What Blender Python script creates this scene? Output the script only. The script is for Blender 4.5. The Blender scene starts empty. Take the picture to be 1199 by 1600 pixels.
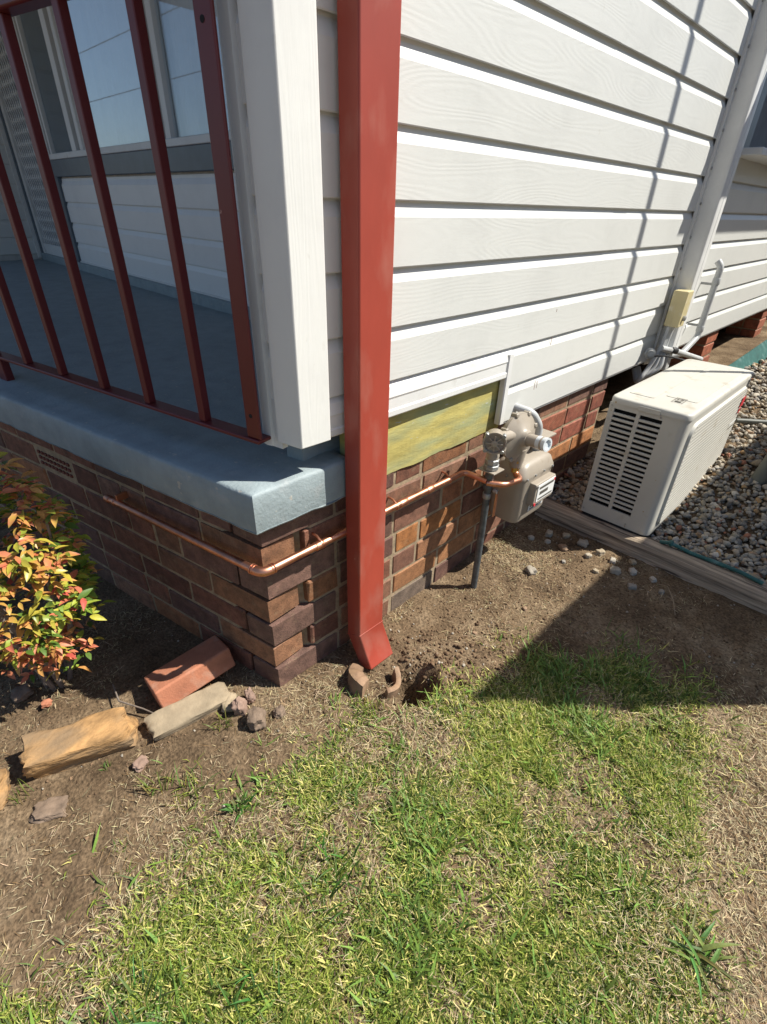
import bpy, bmesh, math, random
import numpy as np
from mathutils import Vector, Matrix, noise as mnoise
random.seed(7); rng = np.random.default_rng(7)
S = bpy.context.scene
COL = S.collection
R = math.radians
# ------------------------------------------------------------------ camera
CAM = (0.915, -0.504, 1.209)
yaw, pitch, roll = 0.7769, -0.5529, -0.0290
fw = Vector((-math.sin(yaw)*math.cos(pitch), math.cos(yaw)*math.cos(pitch), math.sin(pitch)))
rt = Vector((math.cos(yaw), math.sin(yaw), 0)); dn = fw.cross(rt)
r2 = math.cos(roll)*rt + math.sin(roll)*dn; d2 = -math.sin(roll)*rt + math.cos(roll)*dn
cd = bpy.data.cameras.new('camera'); cam = bpy.data.objects.new('camera', cd); COL.objects.link(cam)
cd.sensor_fit = 'VERTICAL'; cd.sensor_height = 24; cd.lens = 778.14/1600*24
cd.clip_start = 0.02; cd.clip_end = 500
m = Matrix((( r2.x, -d2.x, -fw.x, CAM[0]), (r2.y, -d2.y, -fw.y, CAM[1]), (r2.z, -d2.z, -fw.z, CAM[2]), (0,0,0,1)))
cam.matrix_world = m
S.camera = cam
# ------------------------------------------------------------------ sky, sun, exposure
SUN_AZ, SUN_EL = R(46), R(51)            # azimuth from +X towards +Y
w = bpy.data.worlds.new('World'); S.world = w; w.use_nodes = True
nt = w.node_tree; sky = nt.nodes.new('ShaderNodeTexSky'); sky.sky_type = 'NISHITA'; sky.sun_disc = False
sky.ozone_density = 3.0; sky.sun_elevation = SUN_EL; sky.sun_rotation = math.pi/2 - SUN_AZ
nt.links.new(sky.outputs[0], nt.nodes['Background'].inputs[0]); nt.nodes['Background'].inputs[1].default_value = 0.076
sl = bpy.data.lights.new('sun', 'SUN'); so = bpy.data.objects.new('sun', sl); COL.objects.link(so)
sl.energy = 5.0; sl.angle = R(0.53); sl.color = (1.0, 0.96, 0.87)
sd = Vector((math.cos(SUN_AZ)*math.cos(SUN_EL), math.sin(SUN_AZ)*math.cos(SUN_EL), math.sin(SUN_EL)))
so.rotation_euler = sd.to_track_quat('Z', 'Y').to_euler(); so.location = (4, 4, 6)
S.view_settings.view_transform = 'Standard'; S.view_settings.look = 'None'
S.view_settings.exposure = 0.60; S.view_settings.gamma = 1.0; S.view_settings.use_curve_mapping = False
S.cycles.use_denoising = True
S.cycles.max_bounces = 8

# ------------------------------------------------------------------ material helpers
def newmat(name):
    mt = bpy.data.materials.new(name); mt.use_nodes = True
    n = mt.node_tree.nodes; l = mt.node_tree.links
    return mt, n, l, n['Principled BSDF']
def N(n, t, **kw):
    x = n.new(t)
    for k, v in kw.items(): setattr(x, k, v)
    return x
def ramp(n, stops, interp='LINEAR'):
    r = n.new('ShaderNodeValToRGB'); r.color_ramp.interpolation = interp
    e = r.color_ramp.elements
    while len(e) < len(stops): e.new(0.5)
    for i, (p, c) in enumerate(stops):
        e[i].position = p; e[i].color = (c[0], c[1], c[2], 1)
    return r
def c4(c): return (c[0], c[1], c[2], 1)
def pm(name, base, rough=0.6, metal=0.0, var=0.12, scale=9.0, bump=0.0, bscale=150.0, dirt=None, dscale=6.0, dthr=(0.55, 0.75), stretch=(1,1,1), fleck=None, fthr=0.70, fscale=180, coat=0.0, bdist=0.002):
    """colour with soft variation, optional stains of their own shape, flecks of wear and fine relief"""
    mt, n, l, b = newmat(name)
    g = N(n, 'ShaderNodeNewGeometry'); mp = N(n, 'ShaderNodeMapping'); mp.inputs['Scale'].default_value = stretch
    l.new(g.outputs['Position'], mp.inputs['Vector'])
    nz = N(n, 'ShaderNodeTexNoise'); nz.inputs['Scale'].default_value = scale; nz.inputs['Detail'].default_value = 6; nz.inputs['Roughness'].default_value = .6
    l.new(mp.outputs[0], nz.inputs['Vector'])
    lo = [max(0, c*(1-var*1.6)) for c in base]; hi = [min(1, c*(1+var*1.6)) for c in base]
    r = ramp(n, [(0.25, lo), (0.75, hi)]); l.new(nz.outputs['Fac'], r.inputs['Fac'])
    out = r.outputs['Color']
    def over(out, colr, sc, thr, det):
        d = N(n, 'ShaderNodeTexNoise'); d.inputs['Scale'].default_value = sc; d.inputs['Detail'].default_value = det
        l.new(mp.outputs[0], d.inputs['Vector'])
        dr = ramp(n, [(thr[0], (0,0,0)), (thr[1], (1,1,1))]); l.new(d.outputs['Fac'], dr.inputs['Fac'])
        mx = N(n, 'ShaderNodeMix', data_type='RGBA'); l.new(dr.outputs['Color'], mx.inputs['Factor'])
        l.new(out, mx.inputs['A']); mx.inputs['B'].default_value = c4(colr)
        return mx.outputs['Result']
    if dirt: out = over(out, dirt, dscale, dthr, 8)
    if fleck: out = over(out, fleck, fscale, (fthr, fthr+.03), 2)
    l.new(out, b.inputs['Base Color'])
    b.inputs['Roughness'].default_value = rough; b.inputs['Metallic'].default_value = metal
    if coat: b.inputs['Coat Weight'].default_value = coat
    if bump:
        bn = N(n, 'ShaderNodeTexNoise'); bn.inputs['Scale'].default_value = bscale; bn.inputs['Detail'].default_value = 5
        l.new(mp.outputs[0], bn.inputs['Vector'])
        bp = N(n, 'ShaderNodeBump'); bp.inputs['Strength'].default_value = bump; bp.inputs['Distance'].default_value = bdist
        l.new(bn.outputs['Fac'], bp.inputs['Height']); l.new(bp.outputs[0], b.inputs['Normal'])
    return mt
def graincoat(name, base, axis, rough=.42, stain=(0.50,0.47,0.40)):
    """white vinyl with embossed cathedral wood grain running along an axis"""
    mt, n, l, b = newmat(name)
    g = N(n, 'ShaderNodeNewGeometry'); mp = N(n, 'ShaderNodeMapping')
    mp.inputs['Scale'].default_value = {'y': (1, .16, 1), 'x': (.16, 1, 1), 'z': (1.6, 1.6, .12)}[axis]
    l.new(g.outputs['Position'], mp.inputs['Vector'])
    n0 = N(n, 'ShaderNodeTexNoise'); n0.inputs['Scale'].default_value = 11; n0.inputs['Detail'].default_value = 1.2; n0.inputs['Roughness'].default_value = .35
    l.new(mp.outputs[0], n0.inputs['Vector'])
    m0 = N(n, 'ShaderNodeMath', operation='MULTIPLY'); l.new(n0.outputs['Fac'], m0.inputs[0]); m0.inputs[1].default_value = 125
    s0 = N(n, 'ShaderNodeMath', operation='SINE'); l.new(m0.outputs[0], s0.inputs[0])
    nz = N(n, 'ShaderNodeTexNoise'); nz.inputs['Scale'].default_value = 260; nz.inputs['Detail'].default_value = 3
    l.new(mp.outputs[0], nz.inputs['Vector'])
    ad = N(n, 'ShaderNodeMath', operation='MULTIPLY_ADD'); l.new(s0.outputs[0], ad.inputs[0]); ad.inputs[1].default_value = .35; l.new(nz.outputs['Fac'], ad.inputs[2])
    bp = N(n, 'ShaderNodeBump'); bp.inputs['Strength'].default_value = .24; bp.inputs['Distance'].default_value = .0006
    l.new(ad.outputs[0], bp.inputs['Height']); l.new(bp.outputs[0], b.inputs['Normal'])
    st = N(n, 'ShaderNodeTexNoise'); st.inputs['Scale'].default_value = 3.5; st.inputs['Detail'].default_value = 8; st.inputs['Roughness'].default_value = .7
    l.new(g.outputs['Position'], st.inputs['Vector'])
    r = ramp(n, [(.2, [c*.90 for c in base]), (.5, base), (.85, [min(.9, c*1.03) for c in base])]); l.new(st.outputs['Fac'], r.inputs['Fac'])
    s2 = N(n, 'ShaderNodeTexNoise'); s2.inputs['Scale'].default_value = 45; s2.inputs['Detail'].default_value = 4
    l.new(g.outputs['Position'], s2.inputs['Vector'])
    r2_ = ramp(n, [(.68, (0,0,0)), (.82, (.35,.35,.35))]); l.new(s2.outputs['Fac'], r2_.inputs['Fac'])
    mx = N(n, 'ShaderNodeMix', data_type='RGBA'); l.new(r2_.outputs['Color'], mx.inputs['Factor']); l.new(r.outputs['Color'], mx.inputs['A']); mx.inputs['B'].default_value = c4(stain)
    l.new(mx.outputs['Result'], b.inputs['Base Color']); b.inputs['Roughness'].default_value = rough
    return mt
def attrmat(name, rough=.6, transl=0.0, bump=0.0, bscale=200, spec=.5):
    mt, n, l, b = newmat(name)
    a = N(n, 'ShaderNodeAttribute', attribute_name='col')
    g = N(n, 'ShaderNodeNewGeometry'); nz = N(n, 'ShaderNodeTexNoise'); nz.inputs['Scale'].default_value = bscale; nz.inputs['Detail'].default_value = 4
    l.new(g.outputs['Position'], nz.inputs['Vector'])
    mr = N(n, 'ShaderNodeMapRange'); mr.inputs['To Min'].default_value = .65; mr.inputs['To Max'].default_value = 1.35; l.new(nz.outputs['Fac'], mr.inputs['Value'])
    mu = N(n, 'ShaderNodeMix', data_type='RGBA', blend_type='MULTIPLY'); mu.inputs['Factor'].default_value = 1
    l.new(a.outputs['Color'], mu.inputs['A']); l.new(mr.outputs[0], mu.inputs['B'])
    l.new(mu.outputs['Result'], b.inputs['Base Color']); b.inputs['Roughness'].default_value = rough; b.inputs['Specular IOR Level'].default_value = spec
    if bump:
        bp = N(n, 'ShaderNodeBump'); bp.inputs['Strength'].default_value = bump; bp.inputs['Distance'].default_value = .002
        l.new(nz.outputs['Fac'], bp.inputs['Height']); l.new(bp.outputs[0], b.inputs['Normal'])
    if transl:
        t = N(n, 'ShaderNodeBsdfTranslucent'); l.new(mu.outputs['Result'], t.inputs['Color'])
        ms = N(n, 'ShaderNodeMixShader'); ms.inputs[0].default_value = transl
        l.new(b.outputs[0], ms.inputs[1]); l.new(t.outputs[0], ms.inputs[2]); l.new(ms.outputs[0], n['Material Output'].inputs['Surface'])
    return mt
def brickmat(name):
    mt, n, l, b = newmat(name)
    oi = N(n, 'ShaderNodeObjectInfo'); g = N(n, 'ShaderNodeNewGeometry')
    nz = N(n, 'ShaderNodeTexNoise'); nz.inputs['Scale'].default_value = 28; nz.inputs['Detail'].default_value = 7; nz.inputs['Roughness'].default_value = .65
    l.new(g.outputs['Position'], nz.inputs['Vector'])
    mr = N(n, 'ShaderNodeMapRange'); mr.inputs['From Min'].default_value=.25; mr.inputs['From Max'].default_value=.75; mr.inputs['To Min'].default_value = .45; mr.inputs['To Max'].default_value = 1.55; l.new(nz.outputs['Fac'], mr.inputs['Value'])
    mu = N(n, 'ShaderNodeMix', data_type='RGBA', blend_type='MULTIPLY'); mu.inputs['Factor'].default_value = 1
    l.new(oi.outputs['Color'], mu.inputs['A']); l.new(mr.outputs[0], mu.inputs['B'])
    # pale mortar smears
    n2 = N(n, 'ShaderNodeTexNoise'); n2.inputs['Scale'].default_value = 24; n2.inputs['Detail'].default_value = 9; n2.inputs['Roughness'].default_value = .75
    l.new(g.outputs['Position'], n2.inputs['Vector'])
    r = ramp(n, [(.55, (0,0,0)), (.74, (.6,.6,.6))]); l.new(n2.outputs['Fac'], r.inputs['Fac'])
    mx = N(n, 'ShaderNodeMix', data_type='RGBA'); l.new(r.outputs['Color'], mx.inputs['Factor']); l.new(mu.outputs['Result'], mx.inputs['A']); mx.inputs['B'].default_value = (.30,.22,.13,1)
    # dark iron specks
    n3 = N(n, 'ShaderNodeTexNoise'); n3.inputs['Scale'].default_value = 260; n3.inputs['Detail'].default_value = 2
    l.new(g.outputs['Position'], n3.inputs['Vector'])
    r3 = ramp(n, [(.30, (.45,.45,.45)), (.45, (1,1,1))]); l.new(n3.outputs['Fac'], r3.inputs['Fac'])
    m3 = N(n, 'ShaderNodeMix', data_type='RGBA', blend_type='MULTIPLY'); m3.inputs['Factor'].default_value = .8; l.new(mx.outputs['Result'], m3.inputs['A']); l.new(r3.outputs['Color'], m3.inputs['B'])
    l.new(m3.outputs['Result'], b.inputs['Base Color']); b.inputs['Roughness'].default_value = .72
    bp = N(n, 'ShaderNodeBump'); bp.inputs['Strength'].default_value = .7; bp.inputs['Distance'].default_value = .002
    l.new(n3.outputs['Fac'], bp.inputs['Height']); l.new(bp.outputs[0], b.inputs['Normal'])
    return mt
M = {}
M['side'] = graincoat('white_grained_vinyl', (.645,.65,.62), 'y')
M['front'] = graincoat('white_grained_vinyl_shade_lift', (.80,.80,.78), 'x')  # same vinyl in a lighter colour, lifting the boards in the shaded recess
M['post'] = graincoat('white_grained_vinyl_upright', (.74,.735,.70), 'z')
M['trim'] = pm('white_vinyl_trim', (.70,.70,.68), .45, var=.05, scale=5, dirt=(.5,.47,.42), dscale=9, dthr=(.62,.85))
M['red'] = pm('red_painted_steel', (.335,.054,.033), .45, var=.14, scale=4, dirt=(.39,.13,.095), dscale=13, dthr=(.52,.78), fleck=(.55,.36,.30), fthr=.80, fscale=70, stretch=(1,1,.45))
M['rail'] = pm('dark_red_enamel', (.13,.018,.019), .38, var=.08, scale=6, bump=.08, bscale=60, fleck=(.55,.35,.32), fthr=.78, fscale=45)
M['slab'] = pm('blue_grey_paving_paint', (.265,.315,.328), .62, var=.11, scale=13, dirt=(.33,.36,.365), dscale=22, dthr=(.58,.78), bump=.45, bscale=110, bdist=.004, fleck=(.42,.41,.37), fthr=.71, fscale=42)
M['grey'] = pm('dark_grey_gloss_paint', (.10,.125,.15), .4, var=.1)
M['mortar'] = pm('sandy_mortar', (.31,.235,.15), .9, var=.25, scale=40, bump=.8, bscale=220)
M['brick'] = brickmat('clinker_brick')
M['yellow'] = pm('weathered_yellow_green_sheet', (.45,.385,.12), .85, var=.20, scale=20, dirt=(.31,.34,.18), dscale=8, dthr=(.44,.70), stretch=(1,.5,2.2), fleck=(.42,.44,.36), fthr=.70, fscale=40, bump=.5, bscale=90)
M['copper'] = pm('new_copper_pipe', (.70,.33,.21), .40, metal=1.0, var=.12, scale=25, dirt=(.45,.20,.12), dscale=18, dthr=(.5,.7))
M['brass'] = pm('brass', (.62,.42,.15), .35, metal=1.0)
M['meter'] = pm('tan_meter_enamel', (.335,.29,.235), .42, var=.06, scale=8, dirt=(.25,.20,.15), dscale=30, dthr=(.62,.8))
M['metal'] = pm('dull_zinc', (.36,.365,.36), .55, metal=.7, var=.2, scale=60)
M['pole'] = pm('dark_galvanised_pipe', (.115,.13,.14), .5, metal=.5, var=.3, scale=40)
M['black'] = pm('black_rubber', (.02,.02,.02), .55)
M['void'] = pm('dark_inside', (.012,.012,.013), .9)
M['clear'] = pm('pale_plastic_cap', (.62,.66,.68), .2, var=.04)
M['white'] = pm('white_label', (.8,.8,.78), .4, var=.03)
M['print'] = pm('dark_print', (.11,.10,.085), .5)
M['redmark'] = pm('red_mark', (.62,.05,.06), .4)
M['ac'] = pm('cream_powder_coat', (.50,.485,.435), .5, var=.05, scale=4, dirt=(.38,.34,.27), dscale=16, dthr=(.60,.80), bump=.05, bscale=400, fleck=(.36,.25,.13), fthr=.735, fscale=75)
M['pvc'] = pm('grey_pvc', (.47,.48,.48), .42, var=.08, dirt=(.33,.32,.30), dscale=20, dthr=(.55,.75))
M['drab'] = pm('drab_green_grey_plastic', (.13,.135,.115), .5, var=.1)
M['drip'] = pm('rusty_drip', (.22,.09,.06), .8)
M['duct'] = pm('pale_duct_plastic', (.72,.72,.70), .42, var=.06)
M['box'] = pm('yellowed_plastic_box', (.55,.47,.26), .5, var=.08, dirt=(.62,.56,.40), dscale=30, dthr=(.55,.7))
M['teal'] = pm('teal_plastic', (.022,.105,.095), .5, var=.25, scale=20, dirt=(.12,.2,.19), dscale=20)
M['clay'] = pm('earthenware', (.24,.15,.09), .75, var=.25, scale=30, dirt=(.28,.18,.10), dscale=25, bump=.5)
M['ochre'] = pm('ochre_sandstone', (.37,.21,.085), .88, var=.38, scale=22, dirt=(.25,.165,.09), dscale=10, dthr=(.45,.62), bump=.9, bscale=60, bdist=.006, stretch=(1.2,.6,2.2))
M['terra'] = pm('terracotta_brick', (.40,.155,.085), .85, var=.15, scale=20, dirt=(.45,.25,.17), dscale=18, bump=.6, bscale=160)
M['ventred'] = pm('dark_terracotta', (.16,.05,.035), .8, var=.2, scale=30)
M['pale'] = pm('pale_stone', (.30,.235,.155), .9, var=.2, scale=20, bump=.7, bscale=90)
M['pink'] = pm('pinkish_stone', (.28,.185,.14), .9, var=.25, scale=30, bump=.8, bscale=90)
M['brown'] = pm('brown_stone', (.20,.142,.10), .92, var=.25, scale=35, bump=.9, bscale=120)
M['wood'] = pm('weathered_hardwood', (.35,.275,.20), .88, var=.42, scale=50, dirt=(.085,.062,.045), dscale=42, dthr=(.55,.64), stretch=(.05,1.3,1.3), bump=1.0, bscale=60, bdist=.008)
M['paling'] = pm('grey_paling', (.24,.20,.16), .85, var=.25, scale=20, stretch=(1,1,.1))
M['roof'] = pm('grey_roof_sheet', (.22,.23,.24), .5)
M['core'] = pm('off_white_wall', (.55,.54,.51), .8)
M['curtain'] = pm('white_net_curtain', (.86,.87,.88), .9, var=.04)
M['stem'] = pm('woody_stem', (.20,.16,.13), .9, var=.3, scale=60)
M['grass'] = attrmat('grass_blade', .5, .24, spec=.4)
M['straw'] = attrmat('dry_straw', .75, .12, spec=.2)
M['stone'] = attrmat('crushed_stone', .85, 0, .6, 110)
M['clod'] = attrmat('soil_clod', .95, 0, .7, 160, spec=.1)
# window glass: real reflection over a see-through pane
mt, n, l, b = newmat('window_glass')
fr = N(n, 'ShaderNodeFresnel'); fr.inputs['IOR'].default_value = 1.6
tr = N(n, 'ShaderNodeBsdfTransparent'); tr.inputs['Color'].default_value = (.80,.84,.86,1)
gl = N(n, 'ShaderNodeBsdfGlossy'); gl.inputs['Roughness'].default_value = .01
ms = N(n, 'ShaderNodeMixShader'); l.new(fr.outputs[0], ms.inputs[0]); l.new(tr.outputs[0], ms.inputs[1]); l.new(gl.outputs[0], ms.inputs[2]); l.new(ms.outputs[0], n['Material Output'].inputs['Surface'])
M['glass'] = mt
def reflmat(name, amt, tint):
    mt, n, l, b = newmat(name)
    fa = N(n, 'ShaderNodeLayerWeight'); fa.inputs['Blend'].default_value = .5
    pw_ = N(n, 'ShaderNodeMath', operation='POWER'); l.new(fa.outputs['Facing'], pw_.inputs[0]); pw_.inputs[1].default_value = 3
    fr = N(n, 'ShaderNodeMath', operation='MULTIPLY_ADD'); l.new(pw_.outputs[0], fr.inputs[0]); fr.inputs[1].default_value = amt; fr.inputs[2].default_value = .04
    tr = N(n, 'ShaderNodeBsdfTransparent'); tr.inputs['Color'].default_value = c4(tint)
    gl = N(n, 'ShaderNodeBsdfGlossy'); gl.inputs['Roughness'].default_value = .015; gl.inputs['Color'].default_value = (.9,.95,1,1)
    ms = N(n, 'ShaderNodeMixShader'); l.new(fr.outputs[0], ms.inputs[0]); l.new(tr.outputs[0], ms.inputs[1]); l.new(gl.outputs[0], ms.inputs[2]); l.new(ms.outputs[0], n['Material Output'].inputs['Surface'])
    return mt
M['glass'] = reflmat('window_glass_plain', .45, (.90,.93,.95)); M['boosted'] = reflmat('window_glass_boosted', .60, (.93,.96,.98))  # second one: centre pane with reflection strengthened to look brighter, no coating there
M['screen'] = pm('grey_flyscreen_or_pane', (.17,.185,.195), .8, var=.1)
# leaf: colour per object
def leafmat(name):
    mt, n, l, b = newmat(name)
    oi = N(n, 'ShaderNodeObjectInfo'); tc = N(n, 'ShaderNodeTexCoord'); nz = N(n, 'ShaderNodeTexNoise'); nz.inputs['Scale'].default_value = 45
    g = N(n, 'ShaderNodeNewGeometry'); l.new(g.outputs['Position'], nz.inputs['Vector'])
    mx = N(n, 'ShaderNodeMix', data_type='RGBA'); r = ramp(n, [(.4,(0,0,0)),(.7,(.75,.75,.75))]); l.new(nz.outputs['Fac'], r.inputs['Fac']); l.new(r.outputs['Color'], mx.inputs['Factor'])
    l.new(oi.outputs['Color'], mx.inputs['A']); mx.inputs['B'].default_value = (.52,.42,.055,1)
    l.new(mx.outputs['Result'], b.inputs['Base Color']); b.inputs['Roughness'].default_value = .38
    t = N(n, 'ShaderNodeBsdfTranslucent'); l.new(mx.outputs['Result'], t.inputs['Color'])
    s = N(n, 'ShaderNodeMixShader'); s.inputs[0].default_value = .3; l.new(b.outputs[0], s.inputs[1]); l.new(t.outputs[0], s.inputs[2]); l.new(s.outputs[0], n['Material Output'].inputs['Surface'])
    return mt
M['leaf'] = leafmat('nandina_leaf')

# ------------------------------------------------------------------ mesh helpers
class MB:
    def __init__(s): s.v = []; s.f = []
    def add(s, v, f):
        o = len(s.v); s.v += [tuple(p) for p in v]; s.f += [tuple(i+o for i in q) for q in f]; return s
    def box(s, x0, x1, y0, y1, z0, z1, mtx=None):
        v = [(x0,y0,z0),(x1,y0,z0),(x1,y1,z0),(x0,y1,z0),(x0,y0,z1),(x1,y0,z1),(x1,y1,z1),(x0,y1,z1)]
        if mtx is not None: v = [mtx @ Vector(p) for p in v]
        return s.add(v, [(0,3,2,1),(4,5,6,7),(0,1,5,4),(1,2,6,5),(2,3,7,6),(3,0,4,7)])
    def prism(s, pts, z0, z1):
        k = len(pts)
        v = [(p[0],p[1],z0) for p in pts] + [(p[0],p[1],z1) for p in pts]
        f = [tuple(range(k-1,-1,-1)), tuple(range(k,2*k))] + [(i,(i+1)%k,k+(i+1)%k,k+i) for i in range(k)]
        return s.add(v, f)
    def extrude(s, loop, a, b):
        """loop: list of 3D offsets, swept from a to b"""
        k = len(loop); a = Vector(a); b = Vector(b)
        v = [a+Vector(p) for p in loop] + [b+Vector(p) for p in loop]
        f = [tuple(range(k-1,-1,-1)), tuple(range(k,2*k))] + [(i,(i+1)%k,k+(i+1)%k,k+i) for i in range(k)]
        return s.add(v, f)
    def tube(s, pts, r, seg=12, cap=True):
        pts = [Vector(p) for p in pts]; rs = r if isinstance(r, (list, tuple)) else [r]*len(pts)
        v = []; ref = None
        for i, p in enumerate(pts):
            t = (pts[min(i+1,len(pts)-1)] - pts[max(i-1,0)]).normalized()
            if ref is None: ref = t.orthogonal().normalized()
            ref = (ref - t*ref.dot(t)).normalized(); bi = t.cross(ref)
            for k in range(seg):
                a = 2*math.pi*k/seg; v.append(p + (ref*math.cos(a)+bi*math.sin(a))*rs[i])
        f = []
        for i in range(len(pts)-1):
            for k in range(seg): f.append((i*seg+k, i*seg+(k+1)%seg, (i+1)*seg+(k+1)%seg, (i+1)*seg+k))
        if cap: f.append(tuple(range(seg-1,-1,-1))); f.append(tuple((len(pts)-1)*seg+k for k in range(seg)))
        return s.add(v, f)
    def lathe(s, o, axis, prof, seg=24):
        o = Vector(o); ax = Vector(axis).normalized()
        return s.tube2([(o+ax*h, r) for h, r in prof], ax, seg)
    def tube2(s, rings, ax, seg):
        ref = ax.orthogonal().normalized(); bi = ax.cross(ref); v = []
        for p, r in rings:
            for k in range(seg):
                a = 2*math.pi*k/seg; v.append(p+(ref*math.cos(a)+bi*math.sin(a))*r)
        f = [(i*seg+k, i*seg+(k+1)%seg, (i+1)*seg+(k+1)%seg, (i+1)*seg+k) for i in range(len(rings)-1) for k in range(seg)]
        f += [tuple(range(seg-1,-1,-1)), tuple((len(rings)-1)*seg+k for k in range(seg))]
        return s.add(v, f)
    def build(s, name, mat, parent=None, smooth=False, bevel=0, bseg=2, loc=None):
        me = bpy.data.meshes.new(name); me.from_pydata([tuple(p) for p in s.v], [], s.f)
        bm = bmesh.new(); bm.from_mesh(me); bmesh.ops.recalc_face_normals(bm, faces=bm.faces); bm.to_mesh(me); bm.free()
        me.materials.append(M[mat])
        o = bpy.data.objects.new(name, me); COL.objects.link(o)
        if parent: o.parent = parent
        if loc: o.location = loc
        if smooth:
            for p in me.polygons: p.use_smooth = True
            try: me.set_sharp_from_angle(angle=R(40))
            except Exception: pass
        if bevel:
            bv = o.modifiers.new('bevel', 'BEVEL'); bv.width = bevel; bv.segments = bseg; bv.limit_method = 'ANGLE'; bv.angle_limit = R(35)
            for p in me.polygons: p.use_smooth = True
            try: me.set_sharp_from_angle(angle=R(35))
            except Exception: pass
            wn = o.modifiers.new('wn', 'WEIGHTED_NORMAL'); wn.keep_sharp = True
        return o
def arc(pts, rad, n=6):
    """polyline with its inner corners rounded"""
    P = [Vector(p) for p in pts]; out = [P[0]]
    for i in range(1, len(P)-1):
        a = (P[i-1]-P[i]).normalized(); c = (P[i+1]-P[i]).normalized()
        p0 = P[i]+a*rad; p1 = P[i]+c*rad
        for k in range(n+1):
            t = k/n; out.append(p0*(1-t)**2 + P[i]*2*t*(1-t) + p1*t*t)
    out.append(P[-1]); return out
def thing(name, label, cat, group=None, loc=(0,0,0), rotz=0):
    o = bpy.data.objects.new(name, None); COL.objects.link(o); o.location = loc; o.rotation_euler = (0,0,rotz); o.empty_display_size = .05
    return tag(o, label, cat, group)
def tag(o, label, cat, group=None):
    o['label'] = label; o['category'] = cat
    if group: o['group'] = group
    return o
def rawmesh(name, V, F, mat, cols=None, smooth=False, parent=None):
    """V (n,3) array; F list of int arrays (k,3) or (k,4)"""
    me = bpy.data.meshes.new(name)
    nl = sum(f.size for f in F); nf = sum(len(f) for f in F)
    me.vertices.add(len(V)); me.vertices.foreach_set('co', np.asarray(V, dtype=np.float32).ravel())
    me.loops.add(nl); me.polygons.add(nf)
    me.loops.foreach_set('vertex_index', np.concatenate([f.ravel() for f in F]).astype(np.int32))
    st = []; o = 0
    for f in F:
        st.append(o + np.arange(len(f))*f.shape[1]); o += f.size
    me.polygons.foreach_set('loop_start', np.concatenate(st).astype(np.int32))
    if smooth: me.polygons.foreach_set('use_smooth', np.ones(nf, dtype=bool))
    if cols is not None:
        a = me.color_attributes.new('col', 'FLOAT_COLOR', 'POINT')
        cc = np.ones((len(V), 4), dtype=np.float32); cc[:, :3] = cols; a.data.foreach_set('color', cc.ravel())
    me.update(calc_edges=True); me.validate()
    me.materials.append(M[mat]); ob = bpy.data.objects.new(name, me); COL.objects.link(ob)
    if parent: ob.parent = parent
    return ob

# ------------------------------------------------------------------ layout frame
FA = R(12.7)
TF = Vector((math.cos(FA), math.sin(FA), 0)); NF = Vector((math.sin(FA), -math.cos(FA), 0))   # along / out of the porch front
def F(s, off=0.0, z=0.0): return TF*s + NF*off + Vector((0,0,z))
FM = Matrix(((TF.x, NF.x, 0, 0), (TF.y, NF.y, 0, 0), (0,0,1,0), (0,0,0,1)))    # (s, off, z) -> world

def hsh(ix, iy, seed):
    h = (ix*374761393 + iy*668265263 + seed*1442695041).astype(np.int64) & 0x7fffffff
    h = ((h ^ (h >> 13))*1274126177) & 0x7fffffff
    return ((h ^ (h >> 16)) & 0xffff)/65535.0
def vn(x, y, sc, seed=0):
    x = np.asarray(x, float)*sc; y = np.asarray(y, float)*sc
    ix = np.floor(x).astype(np.int64); iy = np.floor(y).astype(np.int64); fx = x-ix; fy = y-iy
    fx = fx*fx*(3-2*fx); fy = fy*fy*(3-2*fy)
    return (hsh(ix,iy,seed)*(1-fx)+hsh(ix+1,iy,seed)*fx)*(1-fy) + (hsh(ix,iy+1,seed)*(1-fx)+hsh(ix+1,iy+1,seed)*fx)*fy
def fbm(x, y, sc, seed=0, o=4):
    r = 0; a = .5
    for k in range(o): r = r + a*vn(x, y, sc*2**k, seed+k*17); a *= .5
    return r/.94
def ss(a, b, x): t = np.clip((np.asarray(x, float)-a)/(b-a), 0, 1); return t*t*(3-2*t)
def gz(x, y):
    x = np.asarray(x, float); y = np.asarray(y, float)
    low = -.045 + .045*ss(.55, 1.38, y)*ss(-.6, -.1, x)
    hi = np.interp(y, [1.40,1.46,1.9,2.3,3.5,6,60], [.0,.03,.115,.20,.335,.43,.5])
    hi = hi*1.0
    edge = ss(1.41, 1.47, y)*ss(-1.5, -.3, x)
    z = low*(1-edge) + hi*edge
    dig = np.exp(-(((x-.27)/.16)**2+((y-.40)/.22)**2))
    z = z + (fbm(x, y, 22, 3, 4)-.5)*(.012+.035*dig) + (fbm(x, y, 48, 13, 2)-.5)*.028*np.exp(-(((x-.31)/.10)**2+((y-.36)/.11)**2)) + (fbm(x, y, 4, 9, 2)-.5)*.014
    rg_ = .75+.55*fbm(x, y, 26, 71, 3)
    z = z - .17*np.exp(-(((x-.272)/(.060*rg_))**2+((y-.306)/(.058*rg_))**2)**1.5)
    z = z - .085*ss(.24,.12,x)*ss(2.35,2.9,y)*ss(-2,-.5,x)
    z = z + .012*np.exp(-(((x-.36)/.07)**2+((y-.36)/.06)**2))
    return z
def gzs(x, y): return float(gz(np.array([x]), np.array([y]))[0])

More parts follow.
